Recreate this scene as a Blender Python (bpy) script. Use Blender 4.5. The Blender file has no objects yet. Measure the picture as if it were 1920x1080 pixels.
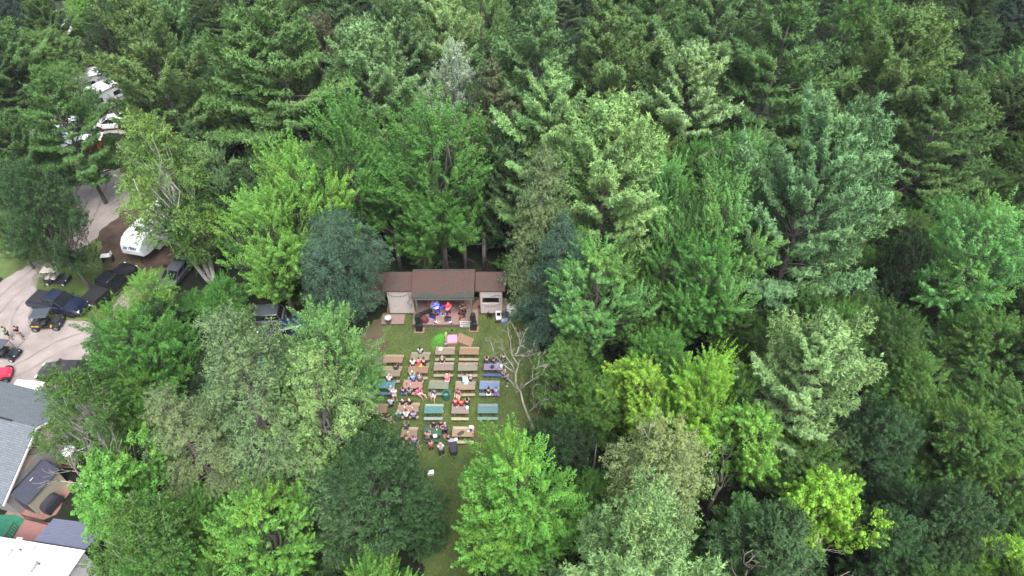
import bpy, math, random, bmesh
import numpy as np
from mathutils import Vector, Matrix, Euler
R_ = math.radians
scene = bpy.context.scene
C = bpy.context.scene.collection
random.seed(7)
# ---------------- camera ----------------
CAMH, PITCH, FPX = 49.0, R_(45), 1270.0
cam_d = bpy.data.cameras.new('camera'); cam = bpy.data.objects.new('camera', cam_d); C.objects.link(cam)
cam.location = (0, 0, CAMH); cam.rotation_euler = (R_(90) - PITCH, 0, 0)
cam_d.sensor_width = 36; cam_d.lens = FPX / 1920 * 36; cam_d.clip_end = 1000; cam_d.clip_start = 1
scene.camera = cam
# ---------------- light ----------------
wd = bpy.data.worlds.new('World'); scene.world = wd; wd.use_nodes = True
wn = wd.node_tree.nodes; wl = wd.node_tree.links
bg = wn['Background']; sky = wn.new('ShaderNodeTexSky'); sky.sky_type = 'NISHITA'; sky.sun_disc = False
SUN_EL, SUN_AZ = R_(62), R_(158)      # azimuth measured clockwise from +Y
sky.sun_elevation = SUN_EL; sky.sun_rotation = SUN_AZ; sky.dust_density = 4.0; sky.ozone_density = 1.0
hs = wn.new('ShaderNodeHueSaturation'); hs.inputs['Saturation'].default_value = 0.45
wl.new(sky.outputs[0], hs.inputs['Color']); wl.new(hs.outputs[0], bg.inputs['Color'])
bg.inputs['Strength'].default_value = 0.125
sd = bpy.data.lights.new('sun', 'SUN'); sd.energy = 1.5; sd.angle = R_(30); sd.color = (1, .98, .95)
sun = bpy.data.objects.new('sun', sd); C.objects.link(sun)
sdir = Vector((math.sin(SUN_AZ) * math.cos(SUN_EL), math.cos(SUN_AZ) * math.cos(SUN_EL), math.sin(SUN_EL)))
sun.rotation_euler = sdir.to_track_quat('Z', 'Y').to_euler(); sun.location = sdir * 120
scene.view_settings.view_transform = 'Standard'; scene.view_settings.look = 'None'
scene.view_settings.exposure = 1.8; scene.view_settings.gamma = 1
# ---------------- projection helpers (real ground positions measured from the photo) ----------------
cp, sp = math.cos(PITCH), math.sin(PITCH)
def W(u, v, z=0.0):
    dx = (u - 960) / FPX; dy = (540 - v) / FPX
    d = Vector((dx, cp + dy * sp, -sp + dy * cp)); t = (CAMH - z) / -d.z
    return Vector((d.x * t, d.y * t, z))
def proj(p):
    x, y, z = p; z -= CAMH
    dep = y * cp - z * sp; up = y * sp + z * cp
    if dep < .1: return (-9999, -9999)
    return (960 + FPX * x / dep, 540 - FPX * up / dep)
def pxm(p):  # pixels (1920 wide) per metre at p
    return FPX / (p[1] * cp - (p[2] - CAMH) * sp)
# ---------------- materials ----------------
MATS = {}
def bsdf(m): return m.node_tree.nodes['Principled BSDF']
def mat(name, col, rough=.7, metal=0, noise=0.0, scale=8.0, spec=None, emit=None, es=1.0, bump=0.0, stretch=None):
    if name in MATS: return MATS[name]
    m = bpy.data.materials.new(name); m.use_nodes = True; b = bsdf(m); n = m.node_tree.nodes; l = m.node_tree.links
    b.inputs['Roughness'].default_value = rough; b.inputs['Metallic'].default_value = metal
    if spec is not None: b.inputs['Specular IOR Level'].default_value = spec
    b.inputs['Base Color'].default_value = (*col, 1)
    if emit: b.inputs['Emission Color'].default_value = (*emit, 1); b.inputs['Emission Strength'].default_value = es
    if noise or bump:
        tc = n.new('ShaderNodeTexCoord'); mp = n.new('ShaderNodeMapping'); nz = n.new('ShaderNodeTexNoise')
        nz.inputs['Scale'].default_value = scale; nz.inputs['Detail'].default_value = 6; nz.inputs['Roughness'].default_value = .7
        if stretch: mp.inputs['Scale'].default_value = stretch
        l.new(tc.outputs['Object'], mp.inputs[0]); l.new(mp.outputs[0], nz.inputs['Vector'])
        if noise:
            cr = n.new('ShaderNodeValToRGB'); cr.color_ramp.elements[0].position = .3; cr.color_ramp.elements[1].position = .7
            cr.color_ramp.elements[0].color = (*[c * (1 - noise) for c in col], 1); cr.color_ramp.elements[1].color = (*[min(1, c * (1 + noise)) for c in col], 1)
            l.new(nz.outputs['Fac'], cr.inputs[0]); l.new(cr.outputs[0], b.inputs['Base Color'])
        if bump:
            bp = n.new('ShaderNodeBump'); bp.inputs['Strength'].default_value = bump; bp.inputs['Distance'].default_value = .05
            l.new(nz.outputs['Fac'], bp.inputs['Height']); l.new(bp.outputs[0], b.inputs['Normal'])
    MATS[name] = m; return m
def objmat(name, rough=.7, metal=0, noise=.15, scale=10, stretch=None, coat=0):
    """material whose colour is the object's own colour"""
    if name in MATS: return MATS[name]
    m = bpy.data.materials.new(name); m.use_nodes = True; b = bsdf(m); n = m.node_tree.nodes; l = m.node_tree.links
    oi = n.new('ShaderNodeObjectInfo'); b.inputs['Roughness'].default_value = rough; b.inputs['Metallic'].default_value = metal
    b.inputs['Coat Weight'].default_value = coat
    tc = n.new('ShaderNodeTexCoord'); mp = n.new('ShaderNodeMapping'); nz = n.new('ShaderNodeTexNoise'); nz.inputs['Scale'].default_value = scale
    nz.inputs['Detail'].default_value = 5
    if stretch: mp.inputs['Scale'].default_value = stretch
    mr = n.new('ShaderNodeMapRange'); mr.inputs['From Min'].default_value = .3; mr.inputs['From Max'].default_value = .7
    mr.inputs['To Min'].default_value = 1 - noise; mr.inputs['To Max'].default_value = 1 + noise
    mx = n.new('ShaderNodeVectorMath'); mx.operation = 'SCALE'
    l.new(tc.outputs['Object'], mp.inputs[0]); l.new(mp.outputs[0], nz.inputs['Vector']); l.new(nz.outputs['Fac'], mr.inputs[0])
    l.new(oi.outputs['Color'], mx.inputs[0]); l.new(mr.outputs[0], mx.inputs['Scale']); l.new(mx.outputs[0], b.inputs['Base Color'])
    MATS[name] = m; return m
def foliage_mat(name, rough=.55, trans=.25, shift=(.55, .42, .10)):
    m = bpy.data.materials.new(name); m.use_nodes = True; b = bsdf(m); n = m.node_tree.nodes; l = m.node_tree.links
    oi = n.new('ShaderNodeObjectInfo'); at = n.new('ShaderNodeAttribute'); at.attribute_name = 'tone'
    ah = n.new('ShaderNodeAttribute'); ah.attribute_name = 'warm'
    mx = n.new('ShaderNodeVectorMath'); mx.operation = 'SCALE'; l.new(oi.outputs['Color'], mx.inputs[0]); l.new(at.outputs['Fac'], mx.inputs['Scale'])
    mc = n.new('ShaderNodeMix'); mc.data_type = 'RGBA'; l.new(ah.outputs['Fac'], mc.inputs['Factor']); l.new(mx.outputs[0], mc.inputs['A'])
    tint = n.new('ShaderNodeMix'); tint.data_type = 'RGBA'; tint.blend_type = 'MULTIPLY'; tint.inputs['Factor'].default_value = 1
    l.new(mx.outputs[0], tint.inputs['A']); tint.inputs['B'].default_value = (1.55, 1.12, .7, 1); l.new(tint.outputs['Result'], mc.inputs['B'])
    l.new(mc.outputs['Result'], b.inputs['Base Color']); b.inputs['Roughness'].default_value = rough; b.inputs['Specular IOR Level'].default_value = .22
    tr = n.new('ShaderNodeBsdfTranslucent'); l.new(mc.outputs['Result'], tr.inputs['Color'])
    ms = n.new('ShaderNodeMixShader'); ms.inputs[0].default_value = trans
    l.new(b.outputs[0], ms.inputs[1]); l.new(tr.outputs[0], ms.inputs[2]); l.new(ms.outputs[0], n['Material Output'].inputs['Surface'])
    return m
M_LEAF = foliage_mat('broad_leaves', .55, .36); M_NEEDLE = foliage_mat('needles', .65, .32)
M_BARK = objmat('bark', .9, 0, .45, 3, (1, 1, .25))
M_PAINT = objmat('paint', .34, 0, .03, 5, coat=.15); M_CLOTH = objmat('cloth', .85, 0, .12, 14); M_SKIN = objmat('skin', .6, 0, .05, 6)
M_WOOD = objmat('painted_wood', .75, 0, .22, 6, (.6, 8, 8)); M_PLAST = objmat('plastic', .45, 0, .05, 5)
M_GLASS = mat('dark_glass', (.010, .012, .016), .08, 0, spec=.45); M_TYRE = mat('tyre_rubber', (.012, .012, .013), .85, noise=.3)
M_RIM = mat('alloy', (.45, .46, .48), .35, .8, noise=.05); M_CHROME = mat('chrome', (.7, .7, .72), .15, 1, noise=.05)
M_BLACK = mat('black_plastic', (.008, .008, .010), .65, noise=.2); M_DKMETAL = mat('dark_metal', (.03, .03, .033), .5, .5, noise=.2)
M_LAMP = mat('headlight_lens', (.75, .77, .8), .1); M_TAIL = mat('tail_lens', (.35, .01, .015), .2)
M_WHITE = mat('white_paint', (.58, .58, .58), .4, noise=.06, scale=3); M_CONC = mat('concrete', (.33, .31, .28), .9, noise=.2)
M_EYE = mat('eye_dark', (.01, .01, .01), .3)
# ---------------- mesh builder ----------------
class MB:
    def __init__(s): s.v = []; s.f = []; s.mi = []; s.m = 0
    def mat(s, i): s.m = i; return s
    def add(s, vs, fs):
        o = len(s.v); s.v += [tuple(v) for v in vs]
        for f in fs: s.f.append([i + o for i in f]); s.mi.append(s.m)
        return s
    def box(s, c, d, rot=None, taper=(1, 1)):
        x, y, z = d[0] / 2, d[1] / 2, d[2] / 2; vs = []
        for k in (-1, 1):
            tx, ty = (taper if k > 0 else (1, 1))
            for a, b in ((-1, -1), (1, -1), (1, 1), (-1, 1)): vs.append(Vector((a * x * tx, b * y * ty, k * z)))
        if rot is not None:
            e = Euler(rot).to_matrix(); vs = [e @ v for v in vs]
        c = Vector(c); return s.add([v + c for v in vs], [(0, 3, 2, 1), (4, 5, 6, 7), (0, 1, 5, 4), (1, 2, 6, 5), (2, 3, 7, 6), (3, 0, 4, 7)])
    def tube(s, pts, rs, n=6, cap=True):
        pts = [Vector(p) for p in pts]
        if not hasattr(rs, '__len__'): rs = [rs] * len(pts)
        vs = []; fs = []
        for i, p in enumerate(pts):
            d = (pts[min(i + 1, len(pts) - 1)] - pts[max(i - 1, 0)])
            if d.length < 1e-6: d = Vector((0, 0, 1))
            d.normalize(); a = d.orthogonal().normalized() if i == 0 else (a - d * a.dot(d)).normalized(); b = d.cross(a)
            for k in range(n):
                t = 2 * math.pi * k / n; vs.append(p + (a * math.cos(t) + b * math.sin(t)) * rs[i])
        for i in range(len(pts) - 1):
            for k in range(n): fs.append((i * n + k, i * n + (k + 1) % n, (i + 1) * n + (k + 1) % n, (i + 1) * n + k))
        if cap: fs.append(tuple(range(n))[::-1]); fs.append(tuple((len(pts) - 1) * n + k for k in range(n)))
        return s.add(vs, fs)
    def cyl(s, c, r, h, n=16, r2=None, axis='Z'):
        c = Vector(c); d = {'X': Vector((1, 0, 0)), 'Y': Vector((0, 1, 0)), 'Z': Vector((0, 0, 1))}[axis]
        return s.tube([c - d * h / 2, c + d * h / 2], [r, r if r2 is None else r2], n)
    def ell(s, c, r, n=10, m=7, fn=None):
        if not hasattr(r, '__len__'): r = (r, r, r)
        vs = [(c[0], c[1], c[2] - r[2])]; fs = []
        for i in range(1, m):
            t = -math.pi / 2 + math.pi * i / m
            for k in range(n):
                p = 2 * math.pi * k / n; vs.append((c[0] + r[0] * math.cos(t) * math.cos(p), c[1] + r[1] * math.cos(t) * math.sin(p), c[2] + r[2] * math.sin(t)))
        vs.append((c[0], c[1], c[2] + r[2]))
        for k in range(n): fs.append((0, 1 + (k + 1) % n, 1 + k))
        for i in range(m - 2):
            for k in range(n): a = 1 + i * n; fs.append((a + k, a + (k + 1) % n, a + n + (k + 1) % n, a + n + k))
        a = 1 + (m - 2) * n
        for k in range(n): fs.append((a + k, a + (k + 1) % n, len(vs) - 1))
        return s.add(vs, fs)
    def prism(s, poly, z0, z1):
        n = len(poly); vs = [(p[0], p[1], z0) for p in poly] + [(p[0], p[1], z1) for p in poly]
        return s.add(vs, [tuple(range(n))[::-1], tuple(range(n, 2 * n))] + [(i, (i + 1) % n, n + (i + 1) % n, n + i) for i in range(n)])
    def prism_y(s, poly, y0, y1):  # poly in x,z extruded along y
        n = len(poly); vs = [(p[0], y0, p[1]) for p in poly] + [(p[0], y1, p[1]) for p in poly]
        return s.add(vs, [tuple(range(n)), tuple(range(n, 2 * n))[::-1]] + [((i + 1) % n, i, n + i, n + (i + 1) % n) for i in range(n)])
    def prism_x(s, poly, x0, x1):  # poly in y,z extruded along x
        n = len(poly); vs = [(x0, p[0], p[1]) for p in poly] + [(x1, p[0], p[1]) for p in poly]
        return s.add(vs, [tuple(range(n))[::-1], tuple(range(n, 2 * n))] + [(i, (i + 1) % n, n + (i + 1) % n, n + i) for i in range(n)])
    def slab(s, q, th):  # 4 (or n) top corners, thickness downward
        n = len(q); q = [Vector(p) for p in q]; d = Vector((0, 0, -th))
        return s.add([p + d for p in q] + q, [tuple(range(n))[::-1], tuple(range(n, 2 * n))] + [(i, (i + 1) % n, n + (i + 1) % n, n + i) for i in range(n)])
    def loft(s, rings, cap=True):
        n = len(rings[0]); vs = [p for r in rings for p in r]; fs = []
        for i in range(len(rings) - 1):
            for k in range(n): fs.append((i * n + k, i * n + (k + 1) % n, (i + 1) * n + (k + 1) % n, (i + 1) * n + k))
        if cap: fs.append(tuple(range(n))[::-1]); fs.append(tuple((len(rings) - 1) * n + k for k in range(n)))
        return s.add(vs, fs)
    def build(s, name, mats, parent=None, color=None, bevel=0, smooth=False):
        me = bpy.data.meshes.new(name); me.from_pydata(s.v, [], s.f)
        if not isinstance(mats, (list, tuple)): mats = [mats]
        for m in mats: me.materials.append(m)
        me.polygons.foreach_set('material_index', s.mi)
        bm = bmesh.new(); bm.from_mesh(me); bmesh.ops.recalc_face_normals(bm, faces=bm.faces)
        if bevel: bmesh.ops.bevel(bm, geom=[e for e in bm.edges if len(e.link_faces) == 2 and e.calc_face_angle(0) > .5], offset=bevel, segments=2, affect='EDGES', clamp_overlap=True)
        bm.to_mesh(me); bm.free()
        if smooth: me.polygons.foreach_set('use_smooth', [True] * len(me.polygons))
        me.update(); o = bpy.data.objects.new(name, me); C.objects.link(o)
        if parent: o.parent = parent
        if color: o.color = (*color, 1)
        return o
def tag(o, label=None, cat=None, group=None, kind=None):
    if label: o['label'] = label
    if cat: o['category'] = cat
    if group: o['group'] = group
    if kind: o['kind'] = kind
    return o
def thing(name, label, cat, loc=(0, 0, 0), rz=0, group=None):
    o = bpy.data.objects.new(name, None); C.objects.link(o); o.location = loc; o.rotation_euler = (0, 0, rz); o.empty_display_size = .3
    return tag(o, label, cat, group)
KIDS = {}
def copy_tree(o, parent=None):
    c = o.copy(); C.objects.link(c)
    if parent: c.parent = parent
    for ch in KIDS.get(o.name) or [x for x in o.children]: copy_tree(ch, c)
    return c
# ---------------- fast mesh from numpy ----------------
def np_mesh(name, verts, nper, attrs, mats, NC=None):
    n = len(verts) // nper
    if NC is not None:      # rounded clump shading: wind each leaf to face its clump's outside and blend its normal with it
        q = verts.reshape(n, nper, 3); g = nrm(np.cross(q[:, 1] - q[:, 0], q[:, 2] - q[:, 0])); bad = (g * NC).sum(1) < 0
        q[bad] = q[bad][:, ::-1]; g[bad] *= -1; verts = q.reshape(-1, 3); NC = nrm(nrm(NC) * .68 + g * .32)
    me = bpy.data.meshes.new(name)
    me.vertices.add(len(verts)); me.vertices.foreach_set('co', verts.astype(np.float32).ravel())
    me.loops.add(len(verts)); me.loops.foreach_set('vertex_index', np.arange(len(verts), dtype=np.int32))
    me.polygons.add(n); me.polygons.foreach_set('loop_start', np.arange(0, n * nper, nper, dtype=np.int32))
    me.polygons.foreach_set('loop_total', np.full(n, nper, dtype=np.int32))
    for k, a in attrs.items():
        at = me.attributes.new(k, 'FLOAT', 'FACE'); at.data.foreach_set('value', a.astype(np.float32))
    for m in mats: me.materials.append(m)
    me.update(calc_edges=True)
    if NC is not None:
        me.polygons.foreach_set('use_smooth', np.ones(n, bool))
        cn = me.attributes.new('custom_normal', 'FLOAT_VECTOR', 'POINT'); cn.data.foreach_set('vector', np.repeat(NC, nper, 0).astype(np.float32).ravel())
    return me
def nrm(a): return a / (np.linalg.norm(a, axis=-1, keepdims=True) + 1e-9)
def leaf_mesh(name, P, N, size, rng, tone, warm, m, aspect=.7, A=None, NC=None):
    """one pointed quad (leaf) per point"""
    n = len(P); N = nrm(N); r = rng.normal(size=(n, 3)) if A is None else A
    a = nrm(r - N * (r * N).sum(1, keepdims=True)); b = np.cross(N, a); s = size[:, None]
    q = np.stack([P - a * s * .55, P + b * s * aspect * .5 - a * s * .05, P + a * s * .55, P - b * s * aspect * .5 - a * s * .05], 1)
    q[:, 1] -= N * s * .12; q[:, 3] -= N * s * .12
    return np_mesh(name, q.reshape(-1, 3), 4, {'tone': tone, 'warm': warm}, [m], NC)
# ======================= GROUND =======================
def ground_mat(name, cols, scale, fine=25, bump=.4, blot=None):
    m = bpy.data.materials.new(name); m.use_nodes = True; b = bsdf(m); n = m.node_tree.nodes; l = m.node_tree.links; b.inputs['Roughness'].default_value = .95
    b.inputs['Specular IOR Level'].default_value = .15
    tc = n.new('ShaderNodeTexCoord')
    def noise(s, d=6, r=.6):
        z = n.new('ShaderNodeTexNoise'); z.inputs['Scale'].default_value = s; z.inputs['Detail'].default_value = d; z.inputs['Roughness'].default_value = r; l.new(tc.outputs['Object'], z.inputs['Vector']); return z
    a = noise(scale); f = noise(fine, 4, .8); mx = n.new('ShaderNodeMath'); mx.operation = 'MULTIPLY_ADD'; mx.inputs[1].default_value = .35
    l.new(f.outputs['Fac'], mx.inputs[0]); l.new(a.outputs['Fac'], mx.inputs[2]); sb = n.new('ShaderNodeMath'); sb.operation = 'SUBTRACT'; sb.inputs[1].default_value = .175; l.new(mx.outputs[0], sb.inputs[0])
    cr = n.new('ShaderNodeValToRGB'); e = cr.color_ramp.elements
    while len(e) < len(cols): e.new(.5)
    for i, (p, c) in enumerate(cols): e[i].position = p; e[i].color = (*c, 1)
    l.new(sb.outputs[0], cr.inputs[0]); last = cr.outputs[0]
    if blot:
        bz = noise(blot[0], 5, .65); rmp = n.new('ShaderNodeMapRange'); rmp.inputs['From Min'].default_value = blot[1]; rmp.inputs['From Max'].default_value = blot[1] + .12; l.new(bz.outputs['Fac'], rmp.inputs[0])
        mc = n.new('ShaderNodeMix'); mc.data_type = 'RGBA'; l.new(rmp.outputs[0], mc.inputs['Factor']); l.new(last, mc.inputs['A']); mc.inputs['B'].default_value = (*blot[2], 1); last = mc.outputs['Result']
    l.new(last, b.inputs['Base Color'])
    bp = n.new('ShaderNodeBump'); bp.inputs['Strength'].default_value = bump; bp.inputs['Distance'].default_value = .06; l.new(f.outputs['Fac'], bp.inputs['Height']); l.new(bp.outputs[0], b.inputs['Normal'])
    return m
def rough_edge(pts, amp=.25, step=.5, seed=1):
    rg = random.Random(seed); out = []
    for i in range(len(pts)):
        a, b = pts[i], pts[(i + 1) % len(pts)]; L = (b - a).length; n = max(1, int(L / step)); d = (b - a).normalized() if L else Vector((1, 0, 0)); q = Vector((-d.y, d.x, 0))
        for k in range(n): out.append(a + (b - a) * (k / n) + q * rg.uniform(-amp, amp) * (0 if k == 0 else 1))
    return out
def sheet(name, pts, z, m, amp=.25, step=.5):
    pts = rough_edge([Vector((p.x, p.y, 0)) for p in pts], amp, step, len(name)); bm = bmesh.new(); vs = [bm.verts.new((p.x, p.y, z)) for p in pts]
    f = bm.faces.new(vs); bmesh.ops.triangulate(bm, faces=[f]); bmesh.ops.recalc_face_normals(bm, faces=bm.faces)
    for f in bm.faces:
        if f.normal.z < 0: f.normal_flip()
    me = bpy.data.meshes.new(name); bm.to_mesh(me); bm.free(); me.materials.append(m); o = bpy.data.objects.new(name, me); C.objects.link(o); o['kind'] = 'structure'; return o
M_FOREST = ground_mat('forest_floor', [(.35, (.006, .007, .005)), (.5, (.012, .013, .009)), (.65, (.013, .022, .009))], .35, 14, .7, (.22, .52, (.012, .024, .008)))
M_LAWN = ground_mat('lawn_grass', [(.3, (.050, .076, .026)), (.5, (.076, .112, .036)), (.68, (.110, .132, .050))], .5, 16, .7, (.45, .58, (.072, .082, .034)))
M_GRAVEL = ground_mat('pale_gravel', [(.3, (.165, .140, .132)), (.5, (.225, .195, .185)), (.68, (.265, .232, .222))], .35, 12, .3, (.30, .60, (.16, .133, .122)))
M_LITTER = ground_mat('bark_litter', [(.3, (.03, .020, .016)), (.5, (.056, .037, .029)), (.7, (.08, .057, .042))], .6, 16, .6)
M_ASPH = ground_mat('asphalt', [(.3, (.10, .10, .10)), (.7, (.16, .155, .15))], .3, 20, .2)
P3 = lambda l: [W(u, v) for u, v in l]
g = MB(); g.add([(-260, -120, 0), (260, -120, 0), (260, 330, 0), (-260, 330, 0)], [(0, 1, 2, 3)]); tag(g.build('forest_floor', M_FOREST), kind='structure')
sheet('lawn', P3([(655, 700), (660, 640), (700, 600), (760, 575), (960, 575), (1000, 620), (1030, 700), (1060, 800), (1000, 870), (930, 900), (900, 1000), (895, 1120), (790, 1120), (800, 960), (760, 870), (640, 830), (560, 760), (430, 740), (420, 600), (560, 600), (600, 700)]), .004, M_LAWN, .4)
sheet('grass_verge', P3([(-300, 560), (-200, 380), (0, 330), (160, 290), (300, 300), (300, 480), (330, 560), (260, 620), (180, 640), (100, 620), (60, 560), (30, 520)]), .004, M_LAWN, .4)
sheet('gravel_lot', P3([(-400, 660), (-200, 575), (0, 530), (48, 500), (95, 470), (130, 440), (148, 400), (135, 350), (160, 318), (225, 315), (245, 370), (225, 415), (175, 450), (110, 498), (72, 522), (66, 560), (90, 600), (172, 602), (192, 640), (260, 650), (400, 680), (330, 800), (120, 790), (0, 775), (-400, 760)]), .008, M_GRAVEL, .18, .4)
sheet('dirt_track', P3([(198, 592), (222, 560), (262, 528), (290, 520), (262, 560), (215, 602)]), .0085, M_GRAVEL, .12)
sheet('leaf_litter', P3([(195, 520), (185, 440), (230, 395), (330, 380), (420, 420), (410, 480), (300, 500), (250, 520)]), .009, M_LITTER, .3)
sheet('bare_soil', P3([(655, 690), (665, 640), (690, 610), (718, 600), (728, 640), (712, 665), (700, 690), (670, 720)]), .009, ground_mat('worn_soil', [(.3, (.05, .04, .026)), (.5, (.09, .068, .046)), (.7, (.06, .075, .025))], .8, 16, .5), .4)
sheet('brick_path', P3([(20, 950), (60, 955), (100, 930), (130, 900), (140, 905), (105, 965), (60, 985), (40, 1010), (10, 1030), (-20, 1000)]), .010, mat('brick_paving', (.19, .10, .085), .9, noise=.35, scale=4), .06)
sheet('road', [Vector((-160, 104, 0)), Vector((-60, 104, 0)), Vector((-60, 121, 0)), Vector((-160, 121, 0))], .012, M_ASPH, 0, 50)
M_TRACK = ground_mat('packed_gravel', [(.3, (.13, .112, .105)), (.6, (.20, .172, .162))], .8, 14, .3)
def track(name, pts, w, z):
    P_ = P3(pts); L_, R2 = [], []
    fine = []
    for a, b, c, d in zip([P_[0]] + P_[:-2], P_[:-1], P_[1:], P_[2:] + [P_[-1]]):
        for k in range(8): t = k / 8; fine.append(.5 * ((2 * b) + (c - a) * t + (2 * a - 5 * b + 4 * c - d) * t * t + (3 * b - a - 3 * c + d) * t ** 3))
    for off in (-.75, .75):
        m = MB(); vs = []
        for i in range(len(fine) - 1):
            d = (fine[i + 1] - fine[i]).normalized(); n = Vector((-d.y, d.x, 0)); j = math.sin(i * 1.7) * .04; vs += [fine[i] + n * (off - w / 2 + j), fine[i] + n * (off + w / 2 + j)]
        m.add([(v.x, v.y, z) for v in vs], [(2 * i, 2 * i + 1, 2 * i + 3, 2 * i + 2) for i in range(len(vs) // 2 - 1)]); tag(m.build(name, M_TRACK), kind='structure')
track('tyre_track', [(-60, 640), (10, 560), (50, 525), (100, 485), (150, 430), (180, 370), (190, 330)], .28, .013)
track('tyre_track', [(-40, 720), (40, 690), (110, 650), (170, 630)], .25, .014); track('tyre_track', [(-60, 690), (30, 640), (40, 590), (62, 560)], .25, .015)
mk = MB()
for yy in (112.3, 112.7): mk.box((-110, yy, .018), (100, .14, .004))
tag(mk.build('road_marking', mat('road_yellow', (.55, .40, .05), .8)), kind='structure')
sheet('campground_gravel', P3([(60, 110), (150, 110), (200, 150), (240, 200), (235, 250), (60, 250), (30, 180)]), .010, M_GRAVEL, .4)
# grass blades over the lawn (uncountable)
def grass(name, poly, n, seed, hmul=1.0):
    rg = np.random.default_rng(seed); xs = [p.x for p in poly]; ys = [p.y for p in poly]; pts = []; pl = [(p.x, p.y) for p in poly]
    while len(pts) < n:
        c = rg.uniform((min(xs), min(ys)), (max(xs), max(ys)), (4000, 2)); pts += [q for q in c if inside(pl, q[0], q[1])]
    p = np.array(pts[:n]); P = np.column_stack([p, np.zeros(n)]); a = rg.uniform(0, 6.28, n); s = np.column_stack([np.cos(a), np.sin(a), np.zeros(n)]) * rg.uniform(.012, .03, (n, 1))
    h = rg.uniform(.04, .10, (n, 1)) * hmul; tip = P + np.column_stack([rg.normal(size=n) * .04, rg.normal(size=n) * .04, np.zeros(n)]) + h * [0, 0, 1]
    patch = np.sin(p[:, 0] * 1.1 + 2) * np.sin(p[:, 1] * .9) * .12 + np.sin(p[:, 0] * .37) * np.cos(p[:, 1] * .45 + 1) * .15
    me = np_mesh(name, np.stack([P - s, P + s, tip], 1).reshape(-1, 3), 3, {'tone': np.clip(1 + patch + rg.normal(size=n) * .2, .4, 1.7), 'warm': np.clip(patch * 1.5 + rg.normal(size=n) * .15 + .1, 0, 1)}, [M_LEAF])
    o = bpy.data.objects.new(name, me); C.objects.link(o); o.color = (.090, .145, .040, 1); tag(o, 'short mown green grass between and around the picnic tables' if n > 60000 else 'short green grass beside the gravel lot', 'grass', kind='stuff')
def inside(poly, x, y):
    r = False; j = len(poly) - 1
    for i in range(len(poly)):
        if (poly[i][1] > y) != (poly[j][1] > y) and x < (poly[j][0] - poly[i][0]) * (y - poly[i][1]) / (poly[j][1] - poly[i][1]) + poly[i][0]: r = not r
        j = i
    return r
grass('grass', P3([(655, 740), (690, 690), (720, 640), (735, 610), (765, 580), (955, 580), (1000, 620), (1030, 700), (1060, 800), (1000, 870), (930, 900), (900, 1000), (895, 1120), (790, 1120), (800, 960), (760, 870), (640, 830)]), 190000, 1)
grass('grass', P3([(-100, 440), (40, 470), (75, 520), (75, 590), (200, 600), (300, 540), (260, 480), (120, 480), (100, 380), (-60, 380)]), 40000, 2)
grass('grass', P3([(60, 520), (75, 505), (300, 520), (260, 620), (185, 640), (165, 598), (80, 590)]), 26000, 3)

rgl = np.random.default_rng(77); pl_ = [(p.x, p.y) for p in P3([(655, 740), (700, 640), (765, 580), (955, 580), (1030, 700), (1060, 800), (930, 900), (895, 1100), (790, 1100), (760, 870), (640, 830)])]; lp_ = []
while len(lp_) < 2600:
    q = rgl.uniform((-18, 18), (8, 46), 2)
    if inside(pl_, q[0], q[1]): lp_.append((q[0], q[1], .05 + rgl.uniform(0, .03)))
lm_ = leaf_mesh('fallen_leaves', np.array(lp_), rgl.normal(size=(2600, 3)) * .3 + [0, 0, 1], rgl.uniform(.05, .13, 2600), rgl, rgl.uniform(.5, 1.5, 2600), rgl.uniform(0, 1, 2600), M_LEAF)
o = bpy.data.objects.new('fallen_leaves', lm_); C.objects.link(o); o.color = (.20, .15, .06, 1); tag(o, 'dry fallen leaves scattered over the grass', 'leaves', kind='stuff')
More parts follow.
